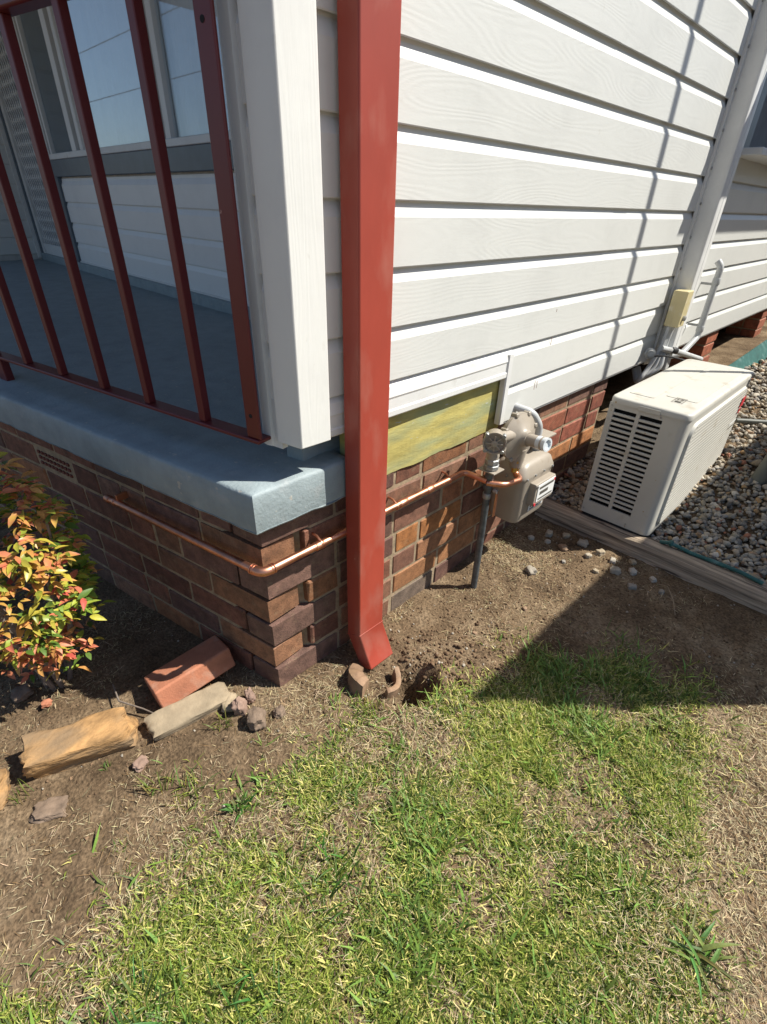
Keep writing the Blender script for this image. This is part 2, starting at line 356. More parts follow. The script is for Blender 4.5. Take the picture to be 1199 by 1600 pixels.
# ------------------------------------------------------------------ ground (one sheet)
def axis(f0, f1, step, lim):
    fine = np.arange(f0, f1+1e-6, step); out = []; d = step; p = f1
    while p < lim: d *= 1.35; p += d; out.append(min(p, lim))
    inn = []; d = step; p = f0
    while p > -lim: d *= 1.35; p -= d; inn.append(max(p, -lim))
    return np.concatenate([np.array(inn[::-1]), fine, np.array(out)])
gx = axis(-1.1, 1.5, .009, 90.); gy = axis(-.95, 1.7, .009, 90.)
XX, YY = np.meshgrid(gx, gy); ZZ = gz(XX, YY)
V = np.stack([XX.ravel(), YY.ravel(), ZZ.ravel()], 1); nx = len(gx); ny = len(gy)
I = np.arange(nx*ny).reshape(ny, nx)
Q = np.stack([I[:-1,:-1].ravel(), I[:-1,1:].ravel(), I[1:,1:].ravel(), I[1:,:-1].ravel()], 1)
mt, n, l, b = newmat('bare_soil'); M['soil'] = mt
g = N(n, 'ShaderNodeNewGeometry')
n1 = N(n, 'ShaderNodeTexNoise'); n1.inputs['Scale'].default_value = 5; n1.inputs['Detail'].default_value = 9; n1.inputs['Roughness'].default_value = .7
n2 = N(n, 'ShaderNodeTexNoise'); n2.inputs['Scale'].default_value = 130; n2.inputs['Detail'].default_value = 6
for q in (n1, n2): l.new(g.outputs['Position'], q.inputs['Vector'])
r1 = ramp(n, [(.32, (.080,.053,.031)), (.5, (.158,.109,.065)), (.72, (.28,.21,.135))]); l.new(n1.outputs['Fac'], r1.inputs['Fac'])
r2n = ramp(n, [(.3, (.5,.5,.5)), (.7, (1.4,1.4,1.4))]); l.new(n2.outputs['Fac'], r2n.inputs['Fac'])
mu = N(n, 'ShaderNodeMix', data_type='RGBA', blend_type='MULTIPLY'); mu.inputs['Factor'].default_value = 1
l.new(r1.outputs['Color'], mu.inputs['A']); l.new(r2n.outputs['Color'], mu.inputs['B']); l.new(mu.outputs['Result'], b.inputs['Base Color'])
b.inputs['Roughness'].default_value = .95; b.inputs['Specular IOR Level'].default_value = .15
bp = N(n, 'ShaderNodeBump'); bp.inputs['Strength'].default_value = .9; bp.inputs['Distance'].default_value = .006; l.new(n2.outputs['Fac'], bp.inputs['Height']); l.new(bp.outputs[0], b.inputs['Normal'])
ground = rawmesh('ground', V, [Q], 'soil', smooth=True); ground['kind'] = 'structure'; ground['label'] = 'bare brown soil running up to the brick base and lawn'

# ------------------------------------------------------------------ house
house = thing('house', 'white clad house with dark brick base and raised blue grey porch', 'house')
# porch slab
sl_pts = [(.033,-.0264), (.033,.268), (-.03,.268), (-.03,1.04), (-5.56,1.04), tuple(F(-5.72,.033)[:2])]
bm_ = MB()
# subdivided slab outline so the hand-trowelled edges can wander
def dens(pts, step):
    out = []
    for i in range(len(pts)):
        a = Vector(pts[i]); c = Vector(pts[(i+1)%len(pts)]); k = max(1, int((c-a).length/step))
        for j in range(k): out.append(a.lerp(c, j/k))
    return out
op = dens(sl_pts, .03)
cen = Vector((-1.5, .3))
rings = [(0.000, .545), (-.002, .541), (.0, .556), (.0005, .60), (.0, .640), (-.0025, .6455), (-.008, .6490), (-.03, .650)]
V = []; k = len(op)
nrm = []
for i in range(k):
    t = (op[(i+1)%k]-op[i-1]).normalized(); nrm.append(Vector((t.y, -t.x)))
for off, z in rings:
    for i, p in enumerate(op):
        wob = (mnoise.noise(Vector((p.x*14, p.y*14, z*9)))*.0022 + mnoise.noise(Vector((p.x*45, p.y*45, z*30)))*.0012)
        q = p + nrm[i]*(off+wob)
        zz = z + (mnoise.noise(Vector((p.x*18, p.y*18, 3)))*.006 if z < .56 else mnoise.noise(Vector((p.x*20, p.y*20, 7)))*.0015)
        V.append((q.x, q.y, zz))
Fc = [(j*k+i, j*k+(i+1)%k, (j+1)*k+(i+1)%k, (j+1)*k+i) for j in range(len(rings)-1) for i in range(k)]
Fc += [tuple(range(k-1,-1,-1)), tuple((len(rings)-1)*k+i for i in range(k))]
MB().add(V, Fc).build('porch_slab', 'slab', house, smooth=True)
MB().box(-5.56,-.10, 1.012,1.045, .640,.712).build('kerb', 'slab', house, bevel=.006)
# --- brick base
JZ0, CP = -.053, .0875
brick_cols = [((.160,.066,.043), 6), ((.185,.078,.047), 5), ((.255,.110,.050), 2), ((.135,.068,.052), 4), ((.21,.105,.064), 3), ((.165,.09,.066), 2)]
bc = [c for c, wt in brick_cols for _ in range(wt)]
brick_cache = {}
def brick_mesh(L, D, H, var):
    key = (round(L,3), round(D,3), round(H,3), var)
    if key in brick_cache: return brick_cache[key]
    rr = random.Random(hash(key) & 0xffff)
    e = .004; v = []
    for sx in (0,1):
        for sy in (0,1):
            for sz in (0,1):
                c = Vector((sx*L, sy*D, sz*H)); d = Vector((1-2*sx, 1-2*sy, 1-2*sz))
                for ax in range(3):
                    q = c.copy()
                    for o_ in range(3):
                        if o_ != ax: q[o_] += d[o_]*e*rr.uniform(.5,1.9)
                    q[ax] += d[ax]*rr.uniform(0,.0012); v.append(q)
    bm = bmesh.new(); [bm.verts.new(q) for q in v]; bmesh.ops.convex_hull(bm, input=bm.verts)
    me = bpy.data.meshes.new('brick'); bm.to_mesh(me); bm.free(); me.materials.append(M['brick']); brick_cache[key] = me
    return me
nb = 0
def brick(parent, L, D, H, mtx, col=None):
    global nb; nb += 1
    o = bpy.data.objects.new('brick', brick_mesh(L, D, H, nb % 4)); COL.objects.link(o); o.parent = parent
    jit = Matrix.Translation((random.uniform(-.0015,.0015), random.uniform(-.002,.002), random.uniform(-.001,.001))) @ Matrix.Rotation(random.uniform(-.006,.006), 4, 'Z')
    o.matrix_local = mtx @ jit
    c = col or random.choice(bc); s = random.uniform(.8,1.2); o.color = (c[0]*s, c[1]*s, c[2]*s, 1)
base = MB().prism([tuple(F(-6,-.004)[:2]), tuple(F(-.150,-.004)[:2]), (-.004,.150), (-.004,1.93), (-.10,1.93), (-.10,.16), (-.2,.16), (-6,.16)], -.3, .545).build('brick_base', 'mortar', house)
def corner_brick(pts, z, H, col):
    bm = bmesh.new(); e = .004
    c = sum((Vector(p) for p in pts), Vector((0,0)))/len(pts)
    rr = random.Random(int(z*1e4))
    for p in pts:
        q = Vector(p); d = (c-q).normalized()
        for zz, sg in ((z,1),(z+H,-1)):
            bm.verts.new((*(q+d*e*rr.uniform(.3,2.2)), zz)); bm.verts.new((*(q+d*e*.6*rr.uniform(.2,1.5)), zz+sg*e))
    bmesh.ops.convex_hull(bm, input=bm.verts); me = bpy.data.meshes.new('brick'); bm.to_mesh(me); bm.free(); me.materials.append(M['brick'])
    o = bpy.data.objects.new('brick', me); COL.objects.link(o); o.parent = base; k = rr.uniform(.85,1.15); o.color = (col[0]*k,col[1]*k,col[2]*k,1)
VENT = (-1.083, -.866)
def side_mtx(y, z): return Matrix.Translation((0, y, z)) @ Matrix.Rotation(R(90), 4, 'Z')      # x->+Y, y->-X
def front_mtx(s, z): return Matrix.Translation(F(s, 0, z)) @ Matrix.Rotation(FA, 4, 'Z')           # x->TF, y->-NF (inward)
for kc in range(-1, 7):
    z = JZ0 + kc*CP + .005; H = .0775
    if kc == 6: H = .063
    if kc == 6: z += 0
    even = kc % 2 == 0
    # side wall
    y = 0.0
    if even: corner_brick([(0,0), (0,.230), (-.10,.230), (-.10,-.0225)], z, H, (.155,.085,.064)); y = .240
    else:    y = .128
    first = True
    while y < 1.93:
        L = .23
        if not even and first: L = .112 if kc == 3 else .23
        if random.random() < .16: L = .11
        L = min(L, 1.945-y)
        if L < .03: break
        col = None
        if kc in (3,) and .4 < y < .75: col = (.33,.135,.045)
        if kc in (2,) and .35 < y < .65: col = (.27,.11,.05)
        if kc in (0,) and .35 < y < .7: col = (.17,.125,.095)
        if kc in (1,2,4) and .3 < y < 1.1: col = random.choice([(.29,.135,.060),(.24,.112,.055),(.26,.105,.05),(.19,.09,.058)])
        if kc in (4,5) and y > 1.2: col = random.choice([(.30,.10,.055), (.25,.08,.05)])
        if kc in (3,) and y > 1.2: col = (.33,.14,.055)
        brick(base, L, .10, H, side_mtx(y, z), col); y += L+.010; first = False
    # front wall
    s = 0.0
    if not even: corner_brick([(-.004,-.001), (-.012,.104), tuple(F(-.20,-.10)[:2]), tuple(F(-.23,-.10)[:2]), tuple(F(-.23,0)[:2])], z, H, (.23,.11,.058)); s = -.240
    else: s = -.113
    while s > -2.6:
        L = .23 if random.random() > .1 else .11
        a = s-L
        if kc == 5 and a < VENT[1] and s > VENT[0]:
            if s > VENT[1]+.03: L = s-VENT[1]-.01; a = s-L; brick(base, L, .10, H, front_mtx(a, z))
            s = VENT[0]-.01; continue
        brick(base, L, .10, H, front_mtx(a, z)); s = a-.010
# terracotta air vent in the top course
zv = JZ0+5*CP+.005
vt = MB(); vt.box(VENT[0], VENT[1], -.012,-.05, zv, zv+.0775, FM)
for i in range(1): pass
vent = vt.build('air_vent', 'void', house)
for i in range(9):
    for j in range(3):
        a = VENT[0]+.012+i*.0225; zz = zv+.010+j*.021
        q = MB().box(a, a+.013, -.013,.001, zz+.004, zz+.014, FM).build('vent_bar', 'ventred', vent)
# far piers under the wall
for (y0, yw) in ((3.46,.23), (4.95,.23), (6.6,.23)):
    pier = MB().box(-.225,-.006, y0+.005,y0+yw-.005, -.1,.55).build('brick_pier', 'mortar', house)
    z = .02; kk = 0
    while z < .53:
        brick(pier, yw, .11, min(.0775, .545-z), side_mtx(y0, z), random.choice([(.33,.10,.05), (.28,.09,.05)]))
        brick(pier, yw, .11, min(.0775, .545-z), side_mtx(y0, z) @ Matrix.Translation((0,.118,0)), (.30,.10,.05))
        z += CP; kk += 1
# yellow sheet behind the cut-away cladding
ys = []
for i in range(41):
    y = .275 + .725*i/40
    zb = .530 + .0012*math.sin(i*.7)+ random.uniform(-.0012,.0012)
    ys.append((y, zb))
v = []; f = []
for i, (y, zb) in enumerate(ys):
    bul = .003*math.sin(i*.5)
    v += [(.004+bul, y, zb), (.006+bul*.5, y, .64), (.002, y, .80), (-.02, y, .80), (-.02, y, zb)]
for i in range(40):
    for j in range(5): f.append((i*5+j, i*5+(j+1)%5, (i+1)*5+(j+1)%5, (i+1)*5+j))
f += [(0,1,2,3,4), tuple(40*5+j for j in (4,3,2,1,0))]
yo = MB().add(v, f).build('wall_sheet', 'yellow', house); yo['label'] = 'weathered yellow green painted sheet exposed under the cladding'
# wall core, floor, ceiling, roof (close the house so that no light leaks in)
wc = MB()
wc.box(-.10,.0115, .19,1.10, .80,3.0); wc.box(-.10,.0115, 1.10,8, .60,3.0); wc.box(-9,0,7.9,8,.3,3.0); wc.box(-9,-8.9,1.07,8,.3,3.0)
wc.box(-9,-5.56,1.02,1.07,.3,3.0)
WX0, WX1, WZ0, WZ1 = -4.56, -1.15, 1.485, 2.50
wc.box(-4.60,-.10,1.066,1.14,.60,WZ0-.04); wc.box(-4.60,-.10,1.066,1.14,WZ1,3.0); wc.box(WX1,-.10,1.066,1.14,WZ0-.04,WZ1)
wc.box(-5.56,-4.60,1.10,1.14,.60,3.0)
wc.box(-5.70,-5.575,.40,1.02,.55,3.0)
wc.build('wall_core', 'core', house)
MB().box(-8.9,-.1,1.14,7.9,.60,.645).build('inner_floor', 'void', house)
rpl = [(.42,-.06), (.42,8.4), (-9.4,8.4), (-9.4,.30), (-5.80,.30), (-5.80,-1.50)]  # unseen roof shading the porch, left corner notched so the window mirrors sky
rfm = MB().prism(rpl, 2.93, 3.02); rfm.add([(.40,-.04,3.02), (.40,8.38,3.02), (-9.38,8.38,3.02), (-9.38,.32,3.02), (-3.8,3.2,4.5), (-3.8,5.6,4.5)], [(0,1,5,4), (1,2,5), (2,3,4,5), (3,0,4)])
rfm.build('roof', 'roof', house)
# --- cladding boards
def board_prof(outx, outy, H, pitch):
    """closed cross-section, u outwards, z up"""
    k = pitch/.132
    pr = [(0,.0065), (.0155,0), (.017,.0025), (.017,.101*k), (.0045,.128*k), (.0045,pitch+.012), (.0015,pitch+.012), (.0015,.127*k), (.0145,.100*k), (.0145,.004), (0,.010)]
    if H < pitch: pr = [(u, min(z, H)) for u, z in pr]
    return [(outx*u, outy*u, z) for u, z in pr]
side_wall = MB().box(.0118,.0125, 2.36,2.50, .60,2.9).build('cladding_joint', 'trim', house)
SX = .0125
LIPS = [1.481 - .132*k for k in range(7, -9, -1)]
LIPS = [.557 + .132*k for k in range(18)]
for i, z in enumerate(LIPS):
    segs = [(.188, 2.352), (2.50, 7.95)]
    if i in (0, 1): segs = [(.992, 2.352), (2.50, 7.95)]
    # lapped panel ends as in the photo
    lap = {5: 1.62, 4: 1.50, 1: 1.60, 8: 1.28, 2: None}.get(i)
    out = []
    for a, c in segs:
        if lap and a < lap < c: out += [(a, lap+.02, .0012), (lap, c, 0)]
        else: out.append((a, c, 0))
    if i == 0: out = [(a, c, o) for a, c, o in out]
    for a, c, o in out:
        if i == 1 or i == 0: pass
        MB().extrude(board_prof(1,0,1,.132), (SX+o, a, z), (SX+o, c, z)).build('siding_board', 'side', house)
for (y_, z_, h_) in ((1.228,.905,.010), (1.232,.790,.030), (1.17,.640,.034), (1.186,.642,.028)):
    MB().box(SX+.0171,SX+.0174,y_,y_+.0025,z_,z_+h_).build('drip_mark', 'drip', house)
# starter strip under the lowest board
MB().box(.010,.024, .995,2.352, .547,.5645).build('starter_strip', 'trim', house, bevel=.002)
MB().box(.010,.024, 2.50,7.95, .547,.5645).build('starter_strip', 'trim', house, bevel=.002)
# finishing trim over the opening, with its upright
def trim_prof():
    return [(.0,.006), (.017,0), (.020,.004), (.020,.018), (.0165,.022), (.0165,.050), (.019,.056), (.014,.083), (.004,.096), (0,.096)]
MB().extrude([(u,0,z) for u,z in trim_prof()], (SX, .188, .722), (SX, .990, .722)).build('finishing_trim', 'trim', house)
MB().extrude([(0,0,0), (.018,0,0), (.022,.004,0), (.022,.026,0), (.018,.030,0), (0,.030,0)], (SX,.960,.557), (SX,.960,.800)).build('finishing_trim', 'trim', house)
# --- corner pier of the porch: post, narrow clad strip, trim
PO = Vector((.060,.097,0))
PM = Matrix.Translation(PO) @ FM           # (s, off, z)
MB().add([PO+TF*-.074+Vector((0,0,.733)), PO+Vector((0,0,.733)), Vector((.062,.181,.733)), Vector((-.03,.181,.733))] + [PO+TF*-.074+Vector((0,0,3)), PO+Vector((0,0,3)), Vector((.062,.181,3)), Vector((-.03,.181,3))],
  [(0,3,2,1),(4,5,6,7),(0,1,5,4),(1,2,6,5),(2,3,7,6),(3,0,4,7)]).build('corner_post', 'post', house, bevel=.003)
for i, z in enumerate(LIPS):
    if z < .68: continue
    if z < .72: continue
    pr = [NF*u*1.0 + Vector((0,0,zz)) for u, _, zz in board_prof(1,0,1,.132)]
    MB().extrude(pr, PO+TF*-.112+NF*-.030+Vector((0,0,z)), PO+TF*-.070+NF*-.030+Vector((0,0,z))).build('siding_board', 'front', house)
MB().box(-.112,-.07,-.030,-.012,.712,.83, PM).build('starter_strip', 'trim', house)
tp = [(-.134,-.022), (-.131,-.012), (-.122,-.006), (-.110,-.004), (-.098,-.006), (-.092,-.014), (-.091,-.030), (-.134,-.05)]
MB().prism([tuple((PO+TF*s+NF*o)[:2]) for s, o in tp], .715, 3.0).build('edge_trim', 'trim', house, smooth=True)
MB().prism([tuple((PO+TF*-.128+NF*-.085)[:2]), tuple((PO+TF*-.075+NF*-.085)[:2]), (-.04,.24), (-.04,1.05), (-.104,1.05)], .645, 3.0).build('pier_core', 'slab', house)
MB().box(-.118,-.105,.14,1.05,.72,3.0).build('inner_lining', 'trim', house)
# --- recessed wall: boards, band, window, door
RY = 1.064
for i in range(5):
    z = .712+.006 + i*.1485 - .0
    if i == 4: z = 1.312
    pr = [(0, -u, zz if i < 4 else min(zz, .035)) for u, _, zz in board_prof(1,0,1,.1485)]
    if i == 4: continue
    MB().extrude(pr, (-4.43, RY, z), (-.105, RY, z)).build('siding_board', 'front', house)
MB().box(-4.43,-.105,1.038,1.064,.707,.722).build('starter_strip', 'trim', house)
MB().box(-4.60,-.105,1.030,1.075,1.335,1.448).build('sill_band', 'grey', house, bevel=.004)
MB().box(-4.52,-4.432,1.030,1.070,.690,1.335).build('trim_board', 'grey', house, bevel=.003)
MB().box(-4.60,-4.52,1.036,1.072,.690,2.9).build('trim_board', 'grey', house, bevel=.003)
win = MB().box(WX0,WX1,1.028,1.10,1.449,1.487).build('window', 'trim', house, bevel=.004)
fr_ = MB()
def upright(x0, x1, y0=1.035, y1=1.09): MB().box(x0,x1,y0,y1,1.487,WZ1).build('window_frame', 'trim', win, bevel=.003)
upright(-4.56,-4.50); upright(-4.485,-4.455,1.045,1.085)
upright(-3.93,-3.84); upright(-3.80,-3.74,1.05,1.085)
upright(-2.50,-2.40); upright(-2.38,-2.32,1.045,1.085); upright(-1.21,-1.15)
MB().box(WX0,WX1,1.034,1.095,WZ1-.05,WZ1).build('window_frame', 'trim', win)
MB().box(-3.74,-3.66,1.066,1.082,1.487,WZ1-.05).build('window_frame', 'trim', win)
for a, c in ((-4.455,-3.93), (-3.66,-2.50), (-2.32,-1.21)):
    MB().box(a,c,1.070,1.074,1.487,WZ1-.05).build('pane', 'boosted' if a == -3.66 else 'glass', win)
MB().box(-4.455,-3.93,1.077,1.0785,1.487,WZ1-.05).build('flyscreen_or_pane', 'screen', win)
# net curtain hanging inside
cv = []; cf = []; kx = 260
for i in range(kx+1):
    x = -3.72 + 2.55*i/kx; y = 1.112 + .011*math.sin(x*40+math.sin(x*9)*2) + .004*math.sin(x*97)
    cv += [(x,y,1.452), (x,y,2.50)]
cf = [(2*i,2*i+2,2*i+3,2*i+1) for i in range(kx)]
cu = MB().add(cv, cf).build('net_curtain', 'curtain', None, smooth=True); tag(cu, 'white net curtain hanging behind the porch window', 'curtain')
cu.parent = None
# security door
door = MB().box(-5.50,-5.44,1.03,1.09,.665,2.75).build('door', 'trim', house, bevel=.003)
for a in ((-5.56,-5.50,1.018,1.095,.65,2.9), (-4.66,-4.60,1.03,1.095,.65,2.9)): MB().box(*a).build('door_frame', 'grey', door)
for a in ((-4.72,-4.66,1.035,1.085,.665,2.75), (-5.44,-4.72,1.04,1.085,.665,.80), (-5.44,-4.72,1.04,1.085,2.68,2.75)): MB().box(*a).build('door_rail', 'trim', door)
MB().box(-5.45,-4.71,1.088,1.095,.66,2.75).build('door_leaf', 'grey', door)
gr = MB()
for i in range(-30, 14):
    for sg in (1,-1):
        x = -5.44 + i*.06
        a = (x if sg > 0 else x+1.9*.36, .80); bb = (x+1.9*.36 if sg > 0 else x, 2.68)
        # clip the bar to the door opening
        p, q = Vector(a), Vector(bb); d = q-p
        t0, t1 = 0, 1
        for lim, sgn in ((-5.44,1), (-4.72,-1)):
            f0 = (p.x-lim)*sgn; f1 = (q.x-lim)*sgn
            if f0 < 0 and f1 < 0: t0 = 2
            elif f0 < 0: t0 = max(t0, f0/(f0-f1))
            elif f1 < 0: t1 = min(t1, f0/(f0-f1))
        if t0 >= t1: continue
        u = p+d*t0; w_ = p+d*t1
        gr.tube([(u.x,1.058+.004*sg,u.y), (w_.x,1.058+.004*sg,w_.y)], .0055, 6)
gr.build('grille', 'trim', door)
MB().box(-5.44,-4.72,1.098,1.101,.66,.67).build('threshold', 'grey', door)
# wall at the far end of the porch
for i in range(13):
    z = .700 + i*.1485
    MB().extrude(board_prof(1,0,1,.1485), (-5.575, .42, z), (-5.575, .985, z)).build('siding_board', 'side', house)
MB().box(-5.58,-5.545,.985,1.018,.665,2.9).build('edge_trim', 'trim', house)
# --- window further along the side wall
w2 = MB().box(.030,.150, 2.62,4.30, 1.440,1.470).build('window', 'trim', house, bevel=.004)
for a in ((.0,.060,2.64,2.74,1.471,2.5), (.0,.060,4.20,4.27,1.471,2.5), (.0,.060,2.74,4.20,2.44,2.5), (.0,.055,3.45,3.51,1.471,2.44)): MB().box(*a).build('window_frame', 'grey', w2)
MB().box(.034,.038,2.74,4.20,1.471,2.44).build('flyscreen_or_pane', 'screen', w2)  # opaque dark sheet added in place of the pane to keep sky reflection off
MB().box(.0305,.0320,2.74,4.20,1.471,2.44).build('backing', 'void', w2)
hd = MB().add([(.03,2.75,2.0), (.03,2.75,2.75), (.55,2.75,2.05), (.03,4.4,2.0), (.03,4.4,2.75), (.55,4.4,2.05)], [(0,1,2),(3,5,4),(1,4,5,2)]).build('hood', 'grey', w2)

# ------------------------------------------------------------------ balustrade
rail = thing('porch_balustrade', 'dark red steel balustrade with thin square balusters along the porch edge', 'railing')
OF = -.050
def fb(name, s0, s1, o0, o1, z0, z1, mat='rail', parent=None, bev=.0025): return MB().box(s0,s1,o0,o1,z0,z1,FM).build(name, mat, parent, bevel=bev)
fb('bottom_rail', -5.2, -.019, OF-.038, OF+.004, .731, .741, parent=rail)
fb('top_rail', -5.2, -.019, OF-.038, OF+.006, 1.522, 1.562, parent=rail, bev=.005)
eb = fb('end_bar', -.060, -.018, OF-.010, OF-.002, .741, 1.522, parent=rail)
for zz in (.795, 1.450):
    MB().lathe(F(-.041, OF-.0025, zz), NF, [(0,.0050), (.0012,.0050), (.0014,.0035)], 14).build('screw_hole', 'void', eb)
for i in range(23):
    s = -.208 - .2115*i - (.006 if i % 2 else 0)
    fb('baluster', s-.021, s, OF-.026, OF-.005, .741, 1.522, parent=rail, bev=.0018)
for s in (-1.265, -3.2, -5.1): fb('foot', s-.03, s+.02, OF-.03, OF-.004, .645, .731, parent=rail)

# ------------------------------------------------------------------ downpipe
dp = thing('downpipe', 'rectangular red metal downpipe with angled shoe at the house corner', 'downpipe')
def sect(x0, x1, zb0, zb1, y0=.240, y1=.340): return [(x0,y0,zb0), (x1,y0,zb1), (x1,y1,zb1), (x0,y1,zb0)]
def loft(secs):
    v = [p for s in secs for p in s]; f = [(3,2,1,0), tuple((len(secs)-1)*4+i for i in range(4))]
    for j in range(len(secs)-1):
        for i in range(4): f.append((j*4+i, j*4+(i+1)%4, (j+1)*4+(i+1)%4, (j+1)*4+i))
    return MB().add(v, f)
lo = loft([sect(.104,.150,-.060,-.034), sect(.0385,.0958,.045,.073), sect(.0385,.0958,2.95,2.95)]).build('pipe_length', 'red', dp, bevel=.0045, bseg=3)
sh = MB().add([(.0375,.2392,.041),(.0970,.2392,.0705),(.0970,.3408,.0705),(.0375,.3408,.041),(.0375,.2392,.046),(.0970,.2392,.0755),(.0970,.3408,.0755),(.0375,.3408,.046)], [(0,3,2,1),(4,5,6,7),(0,1,5,4),(1,2,6,5),(2,3,7,6),(3,0,4,7)]).build('mitre_seam', 'red', lo, bevel=.001)
MB().box(.0301,.0394,.255,.325,1.95,1.98).build('bracket', 'red', dp)

# ------------------------------------------------------------------ copper gas pipe
cp = thing('copper_gas_pipe', 'bright copper pipe wrapped around the brick corner below the slab', 'pipe')
cz = .430; ro = .0105
pA = F(-.615,.034,cz); cor = Vector((.034, F(0,.034)[1] + (.034-F(0,.034)[0])*math.tan(FA), cz))
path = arc([pA, cor, (.034,.50,cz+.004), (.034,.785,cz+.002), (.118,.800,cz-.006)], .022, 6)
MB().tube(path, ro, 16).build('pipe', 'copper', cp, smooth=True)
def ringat(p, d, r, wd, parent, mat='copper', name='fitting'):
    return MB().lathe(Vector(p)-Vector(d)*wd/2, d, [(0,r-.0008), (.0015,r), (wd-.0015,r), (wd,r-.0008)], 18).build(name, mat, parent, smooth=True)
MB().tube(arc([cor-TF*.030, cor, cor+Vector((0,.030,0))], .022, 6), ro+.0022, 16).build('elbow', 'copper', cp, smooth=True)
for t in (.026,.034): ringat(cor-TF*t, TF, ro+.0036, .004, cp); ringat(cor+Vector((0,t,0)), (0,1,0), ro+.0036, .004, cp)
ringat(F(-.607,.034,cz), TF, ro+.0018, .022, cp); ringat(F(-.575,.034,cz), TF, ro+.0015, .012, cp)
for s in (-.560,): fb('clip', s-.004, s+.004, -.002, .036, cz+.006, cz+.028, 'copper', cp, .001)
for y in (.155, .445, .70):
    cl = MB(); cl.tube([(.0,y,cz+.020), (.020,y,cz+.020), (.034,y,cz+.012)], .0035, 8); o = cl.build('clip', 'copper', cp, smooth=True); ringat((.034,y,cz+.002), (0,1,0), ro+.002, .007, cp, name='clip')
ringat((.034,.15,cz), (0,1,0), ro+.002, .028, cp, name='sleeve'); ringat((.034,.475,cz+.003), (0,1,0), ro+.002, .035, cp, name='sleeve'); ringat((.034,.60,cz+.003), (0,1,0), ro+.0022, .03, cp, name='sleeve')

# ------------------------------------------------------------------ gas meter
gm = thing('gas_meter', 'tan gas meter with round regulator on a grey riser beside the brick base', 'gas meter', loc=(0,0,0))
px_, py_ = .124, .808
MB().tube([(px_,py_,-.08), (px_,py_,.02), (.118,.812,.435)], .0125, 14).build('riser_pipe', 'pole', gm, smooth=True)
ringat((.118,.812,.405), (0,0,1), .017, .03, gm, 'pole'); ringat((.118,.812,.365), (0,0,1), .015, .02, gm, 'metal')
# lever of the valve
lv = MB(); lv.tube([(.140,.815,.392), (.155,.817,.392)], .008, 10); lv.build('valve', 'metal', gm)
MB().box(.150,.155,.811,.825,.292,.392).build('lever', 'copper', gm, bevel=.003)
MB().box(.085,.150,.785,.845,.462,.467).build('bracket', 'meter', gm, bevel=.001)
MB().lathe((.118,.812,.430), (0,0,1), [(0,.016),(.03,.016)], 16).build('nipple', 'pole', gm)
MB().lathe((.118,.812,.467), (0,0,1), [(0,.022),(.004,.026),(.016,.026),(.018,.022),(.022,.024),(.036,.024),(.040,.019)], 8).build('union_nut', 'metal', gm)
MB().lathe((.118,.812,.505), (0,0,1), [(0,.020),(.012,.022),(.03,.018)], 18).build('neck', 'meter', gm, smooth=True)
# filter / test body with ribbed face turned to the camera side
fb_dir = Vector((.55,-.83,0)).normalized(); fc = Vector((.116,.812,.568))
fbo = MB().lathe(fc-fb_dir*.03, fb_dir, [(0,.026),(.01,.034),(.045,.034),(.048,.038),(.057,.038),(.057,.033),(.049,.031)], 24).build('filter_body', 'meter', gm, smooth=True)
sdv = Vector((0,0,1)).cross(fb_dir)
for k in range(4):
    a = math.pi/4 + k*math.pi/2; c = fc+fb_dir*.014+(sdv*math.cos(a)+Vector((0,0,1))*math.sin(a))*.038
    MB().lathe(c, fb_dir, [(0,.007),(.014,.007),(.016,.0055)], 8).build('bolt', 'metal', fbo)
for k in range(8):
    a = k*math.pi/4; c = fc+fb_dir*.028
    e = c+(sdv*math.cos(a)+Vector((0,0,1))*math.sin(a))*.026
    MB().tube([c, e], .0022, 6).build('rib', 'meter', fbo)
MB().lathe(fc+fb_dir*.026, fb_dir, [(0,.011),(.004,.011),(.005,.006)], 14).build('rim', 'meter', fbo)
MB().tube([(.116,.83,.572), (.120,.93,.560)], .019, 16).build('inlet_pipe', 'meter', gm, smooth=True)
# regulator: pancake housing on a +X axis
rc = Vector((.120,.950,.545)); ax = Vector((.96,-.12,.10)).normalized()
rg = MB().lathe(rc-ax*.035, ax, [(0,.03),(.006,.06),(.026,.074),(.030,.084),(.042,.084),(.046,.074),(.055,.060),(.064,.034),(.075,.026),(.082,.0245)], 36).build('regulator', 'meter', gm, smooth=True)
sdv = Vector((0,0,1)).cross(ax).normalized(); up = ax.cross(sdv)
for k in range(8):
    a = k*math.pi/4+.3; c = rc-ax*.010+(sdv*math.cos(a)+up*math.sin(a))*.083
    MB().lathe(c, ax, [(0,.0085),(.022,.0085),(.024,.006)], 8).build('bolt', 'meter', rg)
MB().lathe(rc+ax*.045, ax, [(0,.021),(.055,.021),(.056,.0235),(.062,.0235)], 24).build('spring_tube', 'meter', rg, smooth=True)
MB().lathe(rc+ax*.085, ax, [(0,.0225),(.026,.0225),(.029,.0235),(.036,.0235),(.036,.017),(.030,.016)], 24).build('cap', 'clear', rg, smooth=True)
MB().lathe(rc+Vector((.004,.012,-.115)), (0,0,1), [(0,.022),(.03,.026),(.07,.030)], 20).build('outlet_body', 'meter', rg, smooth=True)
